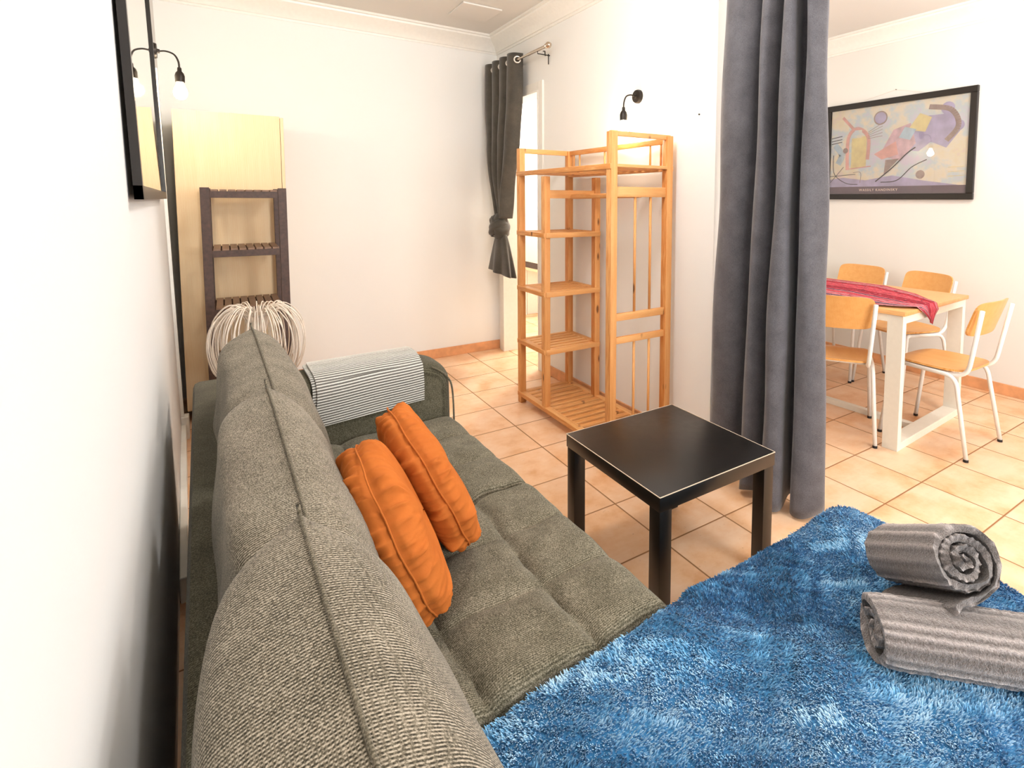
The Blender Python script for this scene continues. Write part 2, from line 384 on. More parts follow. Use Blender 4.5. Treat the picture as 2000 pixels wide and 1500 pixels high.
# crown mouldings (two small coves)
def crown(p, q, ndir):
    prof = [(0, 0), (0, -.135), (.008, -.135), (.012, -.12), (.02, -.118), (.028, -.10), (.05, -.07), (.085, -.045), (.105, -.03), (.108, -.018), (.125, -.015), (.125, 0)]
    m = MB(); n = Vector(ndir); vs = []
    for e in (p, q):
        for d, z in prof: vs.append(Vector((e[0], e[1], ZC-.0))+n*d+Vector((0, 0, z)))
    k = len(prof); m.add(vs, [(i, (i+1) % k, k+(i+1) % k, k+i) for i in range(k)]+[tuple(range(k)), tuple(range(2*k-1, k-1, -1))]); return m
struct('trim_1', crown((-.3, YF), (XP, YF), (0, -1, 0)), M_trim, smooth=35)
struct('trim_2', crown((XP, 1.93), (XP, YF), (-1, 0, 0)), M_trim, smooth=35)
struct('trim_3', crown((XR, YREAR), (XR, 3.02), (-1, 0, 0)), M_trim, smooth=35)
struct('trim_4', crown((XP+.12, 3.02), (XR, 3.02), (0, -1, 0)), M_trim, smooth=35)
struct('trim_5', MB().box((1.46, 3.80, ZC-.012), (1.76, 4.12, ZC), bev=.004), M_ceil)            # painted ceiling hatch
m = MB()                                                                                          # doorway lining and architrave
m.box((XP-.018, D1-.014, 0), (XP+.13, D1+.002, DZ)).box((XP-.018, D0-.002, 0), (XP+.13, D0+.014, DZ)).box((XP-.018, D0+.014, DZ-.014), (XP+.13, D1-.014, DZ+.002))
m.box((XP-.016, D1+.002, 0), (XP+.001, D1+.065, DZ+.065), bev=.003).box((XP-.016, D0-.065, 0), (XP+.001, D0-.002, DZ+.065), bev=.003).box((XP-.0155, D0-.002, DZ+.002), (XP+.001, D1+.002, DZ+.064), bev=.003)
struct('door_1', m, M_trim)
m = MB(); m.add([(lw(y, z)+d, y, z) for z in (.13, 2.05) for d in (-.004, .014) for y in (3.75, 3.81)], [(0, 1, 3, 2), (4, 6, 7, 5), (0, 4, 5, 1), (2, 3, 7, 6), (0, 2, 6, 4), (1, 5, 7, 3)])
struct('trim_6', m, M_trim)
struct('trim_7', MB().box((2.93, 5.70, 0), (3.10, 5.75, 2.3), bev=.004), M_trim)

# ------------------------------------------------------------------ sofa (local frame, turned 1.7 degrees)
SA = math.atan(.03); ca, sa = math.cos(SA), math.sin(SA)
sofa = empty('sofa', (0, 0, 0), SA, label='grey-brown woven corner sofa with tufted seats, along the left wall', category='sofa')
# base, back frame and chaise base
m = MB().box((-.03, .20, .09), (.83, 2.50, .27), bev=.02); m.build('base', M_sofa_f, sofa, smooth=40)
m = MB().box((-.05, -.60, .06), (.06, 2.60, .645), bev=.022); m.build('back_frame', M_sofa_f, sofa, smooth=40)
m = MB().box((.07, -.60, .09), (1.60, .84, .25), bev=.02); m.build('chaise_base', M_sofa_f, sofa, smooth=40)
for x, y in ((.02, -.5), (.02, 2.42), (.76, 2.42), (1.5, -.5), (1.5, .72)):
    MB().tube([(x, y, 0), (x, y, .09)], [.018, .024], 12).build('foot', M_blackframe, sofa, smooth=40)
# arm: rounded profile in x-z, extruded in y
def arm_fn():
    prof = catmull([(.06, .10), (.06, .50), (.065, .63), (.10, .664), (.40, .669), (.68, .669), (.80, .650), (.862, .60), (.874, .50), (.874, .10)], 5)
    m = MB(); n = len(prof); rings = [(2.275, .028), (2.262, .012), (2.255, 0)][::-1]; ys = [(2.252, .062), (2.255, .042), (2.264, .024), (2.280, .011), (2.305, .003), (2.335, 0), (2.42, 0), (2.46, .008), (2.485, .026), (2.498, .052)]
    c = np.array([.46, .38]); vs = []
    for y, ins in ys:
        for p in prof:
            d = p-c; L = np.abs(d)/np.array([.42, .30]); q = p-np.sign(d)*ins*np.clip(L, 0, 1)**2*np.array([1, 1 if d[1] > 0 else 0]); vs.append((q[0], y, q[1]))
    k = len(ys); fs = [(i*n+j, i*n+j+1, (i+1)*n+j+1, (i+1)*n+j) for i in range(k-1) for j in range(n-1)]
    fs += [tuple(range(n)), tuple((k-1)*n+j for j in range(n-1, -1, -1))]+[(i*n, (i+1)*n, (i+1)*n+n-1, i*n+n-1) for i in range(k-1)]
    m.add(vs, fs); return m
arm = arm_fn().build('armrest', M_sofa_f, sofa, smooth=40)
pp = [p for p in catmull([(.78, .640), (.845, .588), (.872, .50), (.876, .20)], 6)]
MB().tube([(p[0], 2.258, p[1]) for p in pp], .004, 6).build('piping', M_piping, arm, smooth=True)
# seat cushions with stitched grid
def seat(y0, y1, x0=.05, x1=.875, zt=.425, nx=100, ny=90):
    L = y1-y0; sx = [.40, .655]; sy = [y0+L/3, y0+2*L/3]
    def puff(t, ws):
        e = [0]+ws+[1]
        for i in range(len(e)-1):
            if e[i] <= t <= e[i+1]:
                q = (t-e[i])/(e[i+1]-e[i]); return max(0, 1-(abs(2*q-1))**3.2)
        return 0
    def top(a, b):
        x = x0+(x1-x0)*a; y = y0+L*b; wx = .012*math.sin(y*9+1)*1; xx = x+wx*(1 if a < .97 else 0)*.9
        px = puff(a, [(s-x0+wx*.6)/(x1-x0) for s in sx]); py = puff(b, [1/3, 2/3])
        z = zt-.026+.030*(px**.5)*(.35+.65*py**.45)
        ed = min(a/.03, (1-a)/.05, b/.03, (1-b)/.03, 1); z -= .035*(1-ed)**2
        z += .0035*math.sin(x*31+y*17)*math.sin(y*23-x*9)
        return Vector((x, y, z))
    m = MB(); m.grid(top, nx, ny)
    # skirt
    per = [(i, 0) for i in range(nx)]+[(nx-1, j) for j in range(1, ny)]+[(i, ny-1) for i in range(nx-2, -1, -1)]+[(0, j) for j in range(ny-2, 0, -1)]
    idx = [i*ny+j for i, j in per]; n = len(idx); prev = idx; c = Vector(((x0+x1)/2, (y0+y1)/2, 0))
    for z, o_ in ((zt-.075, .006), (zt-.11, .005), (zt-.15, -.008)):
        vs = []
        for i in idx:
            v = Vector(m.v[i]); d = Vector((v.x-c.x, v.y-c.y, 0)); q = Vector((v.x+math.copysign(o_, d.x)*(abs(d.x) > (x1-x0)/2*.97), v.y+math.copysign(min(o_, .0)-.0, d.y)*(abs(d.y) > L/2*.97), z)); vs.append(q)
        b = m.add(vs, []); cur = [b+k for k in range(n)]
        m.f += [(prev[k], prev[(k+1) % n], cur[(k+1) % n], cur[k]) for k in range(n)]; m.mi += [0]*n; prev = cur
    m.f.append(tuple(prev)); m.mi.append(0)
    return m
seat(.872, 1.558).build('seat_cushion', M_sofa_s, sofa, smooth=70)
seat(1.562, 2.25).build('seat_cushion', M_sofa_s, sofa, smooth=70)
MB().box((.07, -.58, .25), (1.59, .862, .362), bev=.03).build('chaise_cushion', M_sofa_s, sofa, smooth=50)
# back cushions
def back_cushion(y0, y1, dx=0, drop=.02, seed=0, zt=.892, dl=0, dr=0):
    L = y1-y0; ph = seed*1.7; zb = .432
    lp = np.array(catmull([(0, .0), (.10, -.028), (.35, -.036), (.6, -.033), (.80, -.026), (.92, -.014), (.972, .030), (1, .10)], 5))
    rp = np.array(catmull([(0, .318), (.12, .312), (.37, .275), (.6, .240), (.80, .204), (.92, .168), (.975, .132), (1, .10)], 5))
    NV = 60; n1 = len(lp)
    def pt(q, u, side, v):
        y = y0+L*v; e = abs(2*v-1); s = max(.10, (1-e**7))**.6
        tz = zt-drop*(1-v)**2-.010*math.sin(PI*v)**2; c = .16+(.10-.16)*q
        uu = c+(u+(dl if side < 0 else dr)*math.sin(PI*min(1, q))**.3*(q < 1)-c)*s
        uu += .004*math.sin(y*17+ph+q*6)*math.sin(q*7+ph)*(q < .97)
        uu += dx*(1-.3*v)*q; z = zb+(tz-zb)*q
        return Vector((uu, y+.0035*math.sin(q*8+ph)*(e > .9), z))
    m = MB(); rows = []
    for i in range(NV):
        t = i/(NV-1); v = .5-.5*math.cos(PI*t)*(.55+.45*abs(math.cos(PI*t)))
        r = [pt(q, u, 1, v) for q, u in rp]+[pt(q, u, -1, v) for q, u in lp[::-1][1:]]
        rows.append(r)
    NU = len(rows[0]); m.add([p for r in rows for p in r], [(i*NU+j, i*NU+j+1, (i+1)*NU+j+1, (i+1)*NU+j) for i in range(NV-1) for j in range(NU-1)])
    m.f += [tuple(range(NU)), tuple((NV-1)*NU+k for k in range(NU-1, -1, -1))]; m.mi += [0, 0]
    m.f += [(i*NU, (i+1)*NU, (i+1)*NU+NU-1, i*NU+NU-1) for i in range(NV-1)]; m.mi += [0]*(NV-1)
    o = m.build('back_cushion', M_sofa_b, sofa, smooth=40)
    line = [rows[i][n1-1]+Vector((0, 0, .0015)) for i in range(0, NV, 3)]+[rows[-1][n1-1]+Vector((0, 0, .0015))]
    pts = [line[-1]+Vector((.02, .002, -.20))]+line[::-1]+[Vector((line[0].x+.012, y0-.002, line[0].z-.12)), Vector((.15, y0-.002, .62))]
    MB().tube(catmull(pts, 3), .0030, 6).build('piping', M_piping, o, smooth=True)
    return o
back_cushion(.175, .872, 0, .0, 1, zt=.897, dr=.016)
back_cushion(.878, 1.560, .024, .085, 2, dl=.020)
back_cushion(1.568, 2.235, .045, .085, 3, zt=.905, dl=.028, dr=.01)

# ------------------------------------------------------------------ blue fleece blanket over the chaise
def blanket():
    X0, X1, Y0, Y1 = .33, 1.635, -.62, .905; zt = .405; N, Mn = 150, 170
    def hgt(x, y):
        return .008*math.sin(x*7+y*3)+.006*math.sin(y*11-x*4+1)+.005*math.sin(x*19+y*13)+.006*math.sin(13*x-17*y+2*math.sin(5*x))-.006
    rad = .045
    def fn(a, b):
        # a across x with drape at right, b across y with drape at far edge beyond the sofa seat
        W = (X1-X0)+.30; s = a*W; Ly = (Y1-Y0)+.27; t = b*Ly
        def wrap(s, F):
            if s <= F-rad: return s, 0
            q = (s-(F-rad)); arc = rad*PI/2
            if q < arc: th = q/rad; return F-rad+rad*math.sin(th), -rad*(1-math.cos(th))
            return F+.012*math.sin(q*20)*.5, -rad-(q-arc)
        fx, zx = wrap(s, X1-X0); fy, zy = wrap(t, Y1-Y0)
        x = X0+fx; y = Y0+fy; cr = .05
        # round the corner
        dx = max(0, x-(X1-.14)); dy = max(0, y-(Y1-.14)); d = math.hypot(dx, dy)
        if d > .14 and dx > 0 and dy > 0: x = X1-.14+dx/d*.14; y = Y1-.14+dy/d*.14
        z = zt+min(zx, zy)
        if zx > -rad and zy > -rad: z += hgt(x, y)
        if y > Y1-.12 and x < .93: z = max(z, .12)
        if x < .93: # tuck against the seat cushion
            y = min(y, .862)
            z = max(z, zt-.075)
        return Vector((x, y, max(z, .05)))
    m = MB(); m.grid(fn, N, Mn)
    V = np.array(m.v); F = np.array(m.f)
    # tufts
    P = V[F]; c = P.mean(1); nrm = np.cross(P[:, 2]-P[:, 0], P[:, 3]-P[:, 1]); ar = np.linalg.norm(nrm, axis=1)/2; nrm /= (2*ar[:, None]+1e-12)
    nrm[nrm[:, 2] < 0] *= -1
    d = np.linalg.norm(c-np.array([0, 0, CAMZ]), axis=1); vis = (c[:, 1] > .0)&(c[:, 0] > .25)
    vis = vis&(c[:, 0] < 1.7)&(c[:, 2] > .15); wgt = ar*vis; wgt /= wgt.sum(); NT_ = 170000
    k = rng.choice(len(F), NT_, p=wgt); a, b = rng.random(NT_)[:, None], rng.random(NT_)[:, None]
    p = (P[k, 0]*(1-a)*(1-b)+P[k, 1]*a*(1-b)+P[k, 2]*a*b+P[k, 3]*(1-a)*b); n_ = nrm[k]
    def nz(x, y, s, o):
        return (np.sin(x*s+o+2*np.sin(y*s*.7+o*2))+np.sin(y*s*1.13-o*1.7+1.8*np.sin(x*s*.61+1+o))+.7*np.sin((x+y)*s*2.1+o*3))/2.7
    x, y = p[:, 0], p[:, 1]
    ang = 2.2*nz(x, y, 7, 1)+1.6*nz(x, y, 19, 4)+1.3*nz(x, y, 80, 6)+rng.normal(0, .4, NT_)+4.2
    lean = .75+.35*nz(x, y, 9, 7)+rng.normal(0, .18, NT_)
    dv = np.stack([np.cos(ang), np.sin(ang), np.zeros(NT_)], 1)*lean[:, None]+n_*.8
    dv /= np.linalg.norm(dv, axis=1)[:, None]
    Lh = rng.uniform(.007, .013, NT_)[:, None]; wv = rng.uniform(.0008, .0017, NT_)[:, None]
    side = np.cross(dv, n_+rng.normal(0, .3, (NT_, 3))); side /= np.linalg.norm(side, axis=1)[:, None]
    tip = p+dv*Lh; mid = p+dv*Lh*.55+n_*Lh*.16
    vs = np.stack([p-side*wv-n_*.001, p+side*wv-n_*.001, mid+side*wv*.9, mid-side*wv*.9, tip], 1).reshape(-1, 3)
    tone = np.clip(.43+.34*nz(x, y, 7, 2)+.24*nz(x, y, 21, 5)+.22*nz(x, y, 70, 3)+rng.normal(0, .10, NT_), 0, 1)
    b0 = len(m.v); m.v += [tuple(q) for q in vs]; i = b0+5*np.arange(NT_)
    m.f += [tuple(q) for q in np.stack([i, i+1, i+2, i+3], 1)]+[tuple(q) for q in np.stack([i+3, i+2, i+4], 1)]; m.mi += [0]*(2*NT_)
    at = np.full(len(m.v), .16); tt = np.stack([tone*.55, tone*.55, tone, tone, np.clip(tone*1.35+.05, 0, 1)], 1).reshape(-1); at[b0:] = tt; m.attr = list(at)  # dark base and roots, light tips: shade deep in the pile put into colour
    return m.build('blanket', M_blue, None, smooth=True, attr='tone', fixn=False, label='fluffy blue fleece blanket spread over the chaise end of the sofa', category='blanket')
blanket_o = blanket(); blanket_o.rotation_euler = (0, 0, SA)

# ------------------------------------------------------------------ orange velvet cushions
def pillow(Cc, n, R, th, seed, label):
    r = random.Random(seed); n = Vector(n).normalized(); a = n.cross(Vector((0, 1, 0))).normalized(); b = n.cross(a)
    NA, NS = 420, 44
    ph = [r.random()*6.28 for _ in range(8)]
    def fn(u, v):
        t = u*2*PI; s = (v*2-1)*PI/2*.999     # v: -pole .. +pole through rim
        # superellipse section from centre(+n) to rim to centre(-n)
        cs, sn = math.cos(s), math.sin(s)
        rr = R*abs(cs)**.62; hz = th/2*math.copysign(abs(sn)**.78, sn)
        rim = abs(cs)**2.2
        g1 = 1-2*abs(math.sin((t*14+ph[0]+1.6*math.sin(t*3+ph[1])+s*.5)))**.7; g2 = 1-2*abs(math.sin(t*22+ph[2]-s*1.5+1.2*math.sin(t*5+ph[6])))**.8
        pleat = (g1*(.5+.5*math.sin(t*2+ph[4]+math.copysign(1, s)))*.9+g2*.55+math.sin(t*9+ph[3]-s*3)*.5)
        amp = .0082*math.exp(-((abs(s)-.50)/.40)**2)
        gro = -.006*math.exp(-(s/.09)**2)
        dent = -.018*math.exp(-((s+.0)/.5)**2)*math.exp(-((math.sin((t-ph[5])/2))/.12)**2)
        rr += pleat*amp*1.3+gro+dent; hz *= (1+.05*math.sin(t*5+ph[4])); hz += math.copysign(pleat*amp*.9, sn)
        return Vector(Cc)+(a*math.cos(t)+b*math.sin(t))*rr+n*hz
    m = MB(); m.grid(fn, NA, NS, closeu=True, caps=True)
    root = m.build('round_cushion', M_orange, None, smooth=True, label=label, category='cushion')
    seam = []
    for i in range(120):
        t = i/120*2*PI; rr = R-.0035+.0015*math.sin(t*31+ph[0]); seam.append(Vector(Cc)+(a*math.cos(t)+b*math.sin(t))*rr+n*.0015*math.sin(t*9))
    MB().tube(seam, .0022, 6, closed=True).build('seam', M_orange, root, smooth=True)
    return root
pillow((.292, 1.218, .622), (1, -.08, .40), .205, .128, 3, 'round orange velvet cushion nearest the camera, leaning on the sofa back')
pillow((.420, 1.405, .625), (1, -.02, .46), .210, .122, 5, 'round orange velvet cushion farther away, leaning on the other orange one')

# ------------------------------------------------------------------ ribbed throw on the sofa arm
def throw():
    # path over the arm in local y-z: hangs in front, over the top, down the back
    path = [(2.240, .500), (2.238, .56), (2.242, .615), (2.258, .652), (2.290, .674), (2.34, .682), (2.42, .681), (2.475, .668), (2.508, .63), (2.520, .57), (2.522, .50)]
    pc = catmull(path, 14); n = len(pc); m = MB(); th = .0075
    arc = [0]
    for i in range(1, n): arc.append(arc[-1]+float(np.linalg.norm(pc[i]-pc[i-1])))
    for layer in range(2):
        off = layer*(th+.001); x0, x1 = (.348, .735) if layer == 1 else (.334, .730)
        def fn(a, b, s=1, off=off, x0=x0, x1=x1):
            i = a*(n-1); k = min(int(i), n-2); f = i-k; p = pc[k]*(1-f)+pc[k+1]*f; t = pc[k+1]-pc[k]; t = t/np.linalg.norm(t); nn = np.array([-t[1], t[0]])
            L = arc[k]*(1-f)+arc[k+1]*f
            rib = .5+.5*math.cos(2*PI*L/.0098+.6*math.sin(b*9)); d = off+th*(.35*rib+.65)*s
            q = p+nn*d; sk = .02*(1-a)*(b-.5)
            return Vector((x0+(x1-x0)*b-.035*(1-a)*(1-b)+.01*math.sin(a*8)*(1-b), q[0], q[1]+sk*.6+(.012*b if a < .3 else 0)))
        def at(a, b):
            i = a*(n-1); k = min(int(i), n-2); f = i-k; L = arc[k]*(1-f)+arc[k+1]*f; return .5+.5*math.cos(2*PI*L/.0098+.6*math.sin(b*9))
        NU, NV = 330, 26
        b0 = len(m.v); m.grid(lambda a, b: fn(a, b, 1), NU, NV, attr=at); b1 = len(m.v); m.grid(lambda a, b: fn(a, b, 0), NU, NV, attr=at)
        per = [i*NV for i in range(NU)]+[(NU-1)*NV+j for j in range(1, NV)]+[i*NV+NV-1 for i in range(NU-2, -1, -1)]+[j for j in range(NV-2, 0, -1)]
        q = len(per); m.f += [(b0+per[k], b0+per[(k+1) % q], b1+per[(k+1) % q], b1+per[k]) for k in range(q)]; m.mi += [0]*q
    o = m.build('throw_blanket', M_throw, None, smooth=60, attr='rib', label='grey and white ribbed knit throw folded over the sofa arm', category='blanket')
    o.rotation_euler = (0, 0, SA); return o
throw()

# ------------------------------------------------------------------ coffee table
ct = empty('coffee_table', (1.345, 1.482, 0), 0, label='square black lacquered side table with worn edges, on the tiled floor', category='table')
top = MB().box((-.275, -.275, .40), (.275, .275, .45), bev=.0015).build('table_top', M_black, ct, smooth=30)
m = MB(); e = .2752
for p, q in (((-e, -e), (e, -e)), ((e, -e), (e, e)), ((-e, -e), (-e, e)), ((-e, e), (e, e))):
    m.beam((p[0], p[1], .4493), (q[0], q[1], .4493), .0022, .0022)
m.build('edge_banding', M_chip, top, label='worn pale edge')
for sx in (-1, 1):
    for sy in (-1, 1):
        a, b = sorted((sx*.222, sx*.272)), sorted((sy*.222, sy*.272)); MB().box((a[0], b[0], 0), (a[1], b[1], .4), bev=.0015).build('leg', M_black, ct, smooth=30)

# ------------------------------------------------------------------ pine clothes rack
XA, XB, YN, YM, YFA = 1.615, 1.985, 2.215, 2.895, 3.225
rack = empty('clothes_rack', (0, 0, 0), 0, label='open pine clothes rack with slatted shelves and hanging rail, by the partition wall', category='clothes rack')
PW, PT = .046, .022
def post(x, y, z0, z1, tall='post', w=.044, t=.040): MB().box((x-t/2, y-w/2, z0), (x+t/2, y+w/2, z1), bev=.003).build(tall, M_pine_v, rack, smooth=30)
post(XA, YFA, 0, 1.69); post(XA, YM, .075, 1.50); post(XA, YN, 0, 1.70); post(XB, YFA, 0, 1.69); post(XB, YM, .075, 1.50); post(XB, YN, 0, 1.70)
def railx(y, z, h=.032, t=.02, name='rail', mat=None): MB().box((XA-.012, y-t/2, z-h/2), (XB+.012, y+t/2, z+h/2), bev=.002).build(name, mat or M_pine_x, rack, smooth=30)
def raily(x, y0, y1, z, h=.032, t=.02, name='rail'): MB().box((x-t/2, y0, z-h/2), (x+t/2, y1, z+h/2), bev=.002).build(name, M_pine_y, rack, smooth=30)
# top guard rails
raily(XB, YN-.01, YFA+.01, 1.675, .03); railx(YFA, 1.675, .032); railx(YN, 1.692, .026)
for y in (3.16, 3.09, 2.80, 2.36, 2.27):
    MB().tube([(XB, y, 1.54), (XB, y, 1.66)], .006, 8).build('dowel', M_pine_v, rack, smooth=True)
def slat_shelf(y0, y1, z, nslat):
    sh = MB().box((XA-.024, y0, z-.014), (XA+.016, y1, z+.014), bev=.002).build('shelf', M_pine_y, rack, smooth=30)
    MB().box((XB-.016, y0, z-.014), (XB+.024, y1, z+.014), bev=.002).build('shelf_edge', M_pine_y, sh, smooth=30)
    ys = np.linspace(y0+.02, y1-.02, nslat); w_ = (ys[1]-ys[0])*.56
    for y in ys: MB().box((XA+.012, y-w_/2, z-.004), (XB-.012, y+w_/2, z+.0125), bev=.0015).build('slat', M_pine_x, sh, smooth=30)
slat_shelf(YN-.02, YFA+.02, .062, 17)
slat_shelf(YN-.02, YFA+.02, 1.527, 15)
for z in (.42, .778, 1.142): slat_shelf(YM-.02, YFA+.02, z, 7)
for z in (.42, .778, 1.142): railx(YM-.024, z, .032, .012)
railx(YM, 1.392, .05); railx(YN, 1.40, .052)
MB().tube([(1.80, YN, 1.385), (1.80, YM, 1.378)], .0145, 14).build('hanging_rod', M_pine_y, rack, smooth=40)
railx(YN, .756, .038); railx(YN, .634, .034)
for x in (1.765, 1.868):
    MB().tube([(x, YN, .775), (x, YN, 1.374)], .007, 8).build('dowel', M_pine_v, rack, smooth=True)
    MB().tube([(x, YN, .075), (x, YN, .617)], .007, 8).build('dowel', M_pine_v, rack, smooth=True)

# ------------------------------------------------------------------ big charcoal curtain closing off the dining side
def big_curtain():
    topP = [(2.075, 1.845), (2.02, 1.84), (1.985, 1.79), (1.99, 1.72), (2.03, 1.665), (2.10, 1.655), (2.13, 1.63), (2.03, 1.615), (1.985, 1.59), (1.985, 1.56), (2.04, 1.545), (2.13, 1.55), (2.14, 1.52), (2.04, 1.505), (1.985, 1.485), (1.98, 1.455), (2.00, 1.45), (2.07, 1.47), (2.09, 1.45), (2.03, 1.42), (2.00, 1.395), (2.02, 1.37), (2.06, 1.36), (2.10, 1.40)]
    botP = [(2.06, 1.93), (2.02, 1.91), (1.98, 1.86), (1.97, 1.79), (2.0, 1.74), (2.06, 1.72), (2.08, 1.68), (1.99, 1.655), (1.93, 1.63), (1.915, 1.59), (1.97, 1.56), (2.07, 1.58), (2.08, 1.54), (1.99, 1.52), (1.91, 1.50), (1.90, 1.455), (1.95, 1.42), (2.07, 1.46), (2.08, 1.41), (1.97, 1.385), (1.965, 1.34), (2.00, 1.30), (2.07, 1.285), (2.12, 1.34)]
    A = catmull(topP, 7); B = catmull(botP, 7); n = len(A); NZ = 70; ZT = 2.62
    m = MB()
    def fn(a, b):
        i = int(round(a*(n-1))); t = 1-b; t2 = t**.85; p = A[i]*(1-t2)+B[i]*t2
        z = .012+(ZT-.012)*b
        p = p+np.array([.006*math.sin(z*5+i*.13), .004*math.sin(z*7+i*.21)])*(1-abs(2*b-1)**4)
        hem = .03*math.sin(a*17+1)**2*(1-b)**6*(1 if b < .5 else 0)
        return Vector((p[0], p[1], z+hem))
    m.grid(fn, n, NZ)
    o = m.build('curtain', M_curtain, None, smooth=True, label='tall gathered charcoal curtain hanging to the floor beside the black table', category='curtain')
    s = o.modifiers.new('thick', 'SOLIDIFY'); s.thickness = .003
    return o
big_curtain()
r_ = MB().tube([(2.07, 1.93, 2.64), (2.07, -.3, 2.64)], .014, 12).build('curtain_rail', M_chrome, None, smooth=40, label='steel rail near the ceiling carrying the tall charcoal curtain', category='curtain rail')
MB().box((2.055, 1.92, 2.60), (2.085, 1.93, 2.68)).build('bracket', M_chrome, r_)

# ------------------------------------------------------------------ knotted curtain at the doorway with its rod
XRD = 1.945
rod = empty('curtain_rod', (XRD, 4.0, 2.45), 0, label='brushed metal curtain rod with ball finials above the doorway', category='curtain rod')
def rl(p): return (p[0]-XRD, p[1]-4.0, p[2]-2.45)
MB().tube([rl((XRD, 3.46, 2.45)), rl((XRD, 4.50, 2.45))], .009, 12).tube([rl((XRD, 3.46, 2.45)), rl((XRD, 3.75, 2.45))], .0115, 12).build('pole', M_chrome, rod, smooth=40)
for y, d in ((3.44, -1), (4.515, 1)):
    Mx = Matrix.Translation(rl((XRD, y, 2.45))) @ Matrix.Rotation(-d*PI/2, 4, 'X')
    MB().lathe([(.0115, -.035), (.018, -.03), (.018, -.024), (.010, -.02), (.016, -.014), (.0235, 0), (.016, .018), (.004, .0235)], 20, M=Mx).build('finial', M_chrome, rod, smooth=50)
for y in (3.60,):
    MB().tube([rl((XRD, y, 2.445)), rl((XRD, y, 2.425)), rl((XP, y, 2.425))], .004, 8).tube([rl((XP-.012, y, 2.36)), rl((XP-.012, y, 2.435))], .004, 8).tube([rl((XRD+.03, y-.03, 2.44)), rl((XRD+.03, y-.055, 2.435)), rl((XRD+.03, y-.06, 2.40))], .004, 8).build('bracket', M_darkmetal, rod, smooth=40)
def knot_curtain():
    root = empty('curtain', (XRD, 4.2, .77), 0, label='dark grey eyelet curtain tied in a knot beside the doorway', category='curtain')
    def L(p): return Vector((p[0]-XRD, p[1]-4.2, p[2]-.77))
    # upper cloth: folds along y
    n = 150; NZ = 60; Zt, Zb = 2.505, 1.20; folds = 4
    def shape(z):
        t = (Zt-z)/(Zt-Zb)
        yc = np.interp(t, [0, .35, .65, .85, 1], [4.22, 4.235, 4.245, 4.235, 4.215]); hw = np.interp(t, [0, .3, .55, .8, 1], [.292, .288, .235, .12, .052]); am = np.interp(t, [0, .3, .7, 1], [.048, .05, .06, .05])
        return yc, hw, am
    def fn(a, b):
        z = Zt-(Zt-Zb)*b; yc, hw, am = shape(z); s = a*2-1
        ph = a*folds*2*PI+PI*.5; sw = math.sin(ph); x = XRD+am*math.copysign(abs(sw)**.7, sw)+.010*math.sin(a*31+z*6)*b
        y = yc+hw*s+.03*math.cos(ph)*(1-b*.4)+.008*math.sin(z*13+a*20)*b
        return L((x, y, z))
    m = MB(); m.grid(fn, n, NZ); o = m.build('panel', M_curtain2, root, smooth=True); s = o.modifiers.new('thick', 'SOLIDIFY'); s.thickness = .004
    # eyelets where the cloth crosses the rod
    for k in range(4):
        a_ = (1+4*k)/16; y = 4.22+.292*(2*a_-1)-.03; nn = Vector((-.42, -.90, 0)).normalized(); t1 = Vector((0, 0, 1)); t2 = nn.cross(t1)
        cc = L((XRD, y, 2.45))+nn*.007
        c = [cc+t1*.0235*math.cos(t*2*PI/28)+t2*.0235*math.sin(t*2*PI/28) for t in range(28)]
        MB().tube(c, .0062, 8, closed=True).build('eyelet', M_eyelet, root, smooth=True, label='pale metal eyelet')
    # knot: overlapping bands of cloth
    kc = Vector((XRD-.02, 4.235, 1.14)); m = MB()
    def band(cen, R, tilt, r, ph=0, sq=1.0):
        pts = []
        for i in range(44):
            t = i/44*2*PI; v = Vector((R*.72*math.cos(t), R*math.sin(t), 0)); v = Matrix.Rotation(tilt, 3, 'X') @ v; v = Matrix.Rotation(ph, 3, 'Z') @ v; pts.append(L(Vector(cen)+v))
        N = len(pts); vs = []; K = 20; fs = []
        for i in range(N):
            tdir = (pts[(i+1) % N]-pts[i-1]).normalized(); u = Vector((0, 0, 1)); u = (u-tdir*u.dot(tdir)).normalized(); w2 = tdir.cross(u)
            for k in range(K):
                a = 2*PI*k/K; rr = 1+.14*math.cos(a*5+i*.15); vs.append(pts[i]+u*math.cos(a)*r*1.5*sq*rr+w2*math.sin(a)*r*.75*rr)
        for i in range(N):
            for k in range(K): j = (i+1) % N; fs.append((i*K+k, i*K+(k+1) % K, j*K+(k+1) % K, j*K+k))
        m.add(vs, fs)
    band(kc, .078, .62, .032, .1); band(kc+Vector((-.015, .01, -.02)), .072, -.45, .030, .3); band(kc+Vector((.0, .0, -.075)), .052, .10, .026); band(kc+Vector((-.01, .045, .0)), .055, 1.0, .028, -.3)
    m.lathe([(.03, -.12), (.055, -.08), (.07, 0), (.06, .06), (.035, .10)], 24, M=Matrix.Translation(L(kc)))
    m.build('knot', M_curtain2, root, smooth=True)
    # tail below the knot
    def tf(a, b):
        z = 1.09-.33*b; yc = 4.235-.015*b; R = .05+.11*b**.6; t = a*2*PI; f = 1+.20*math.sin(t*6+1)*b+.1*math.sin(t*3)*b
        return L((XRD-.01+R*.45*f*math.cos(t), yc+R*1.12*f*math.sin(t), z-.05*b*(.5-.5*math.sin(t-.6))))
    m = MB(); m.grid(tf, 90, 24, closeu=True); o = m.build('tail', M_curtain2, root, smooth=True); s = o.modifiers.new('thick', 'SOLIDIFY'); s.thickness = .004
knot_curtain()

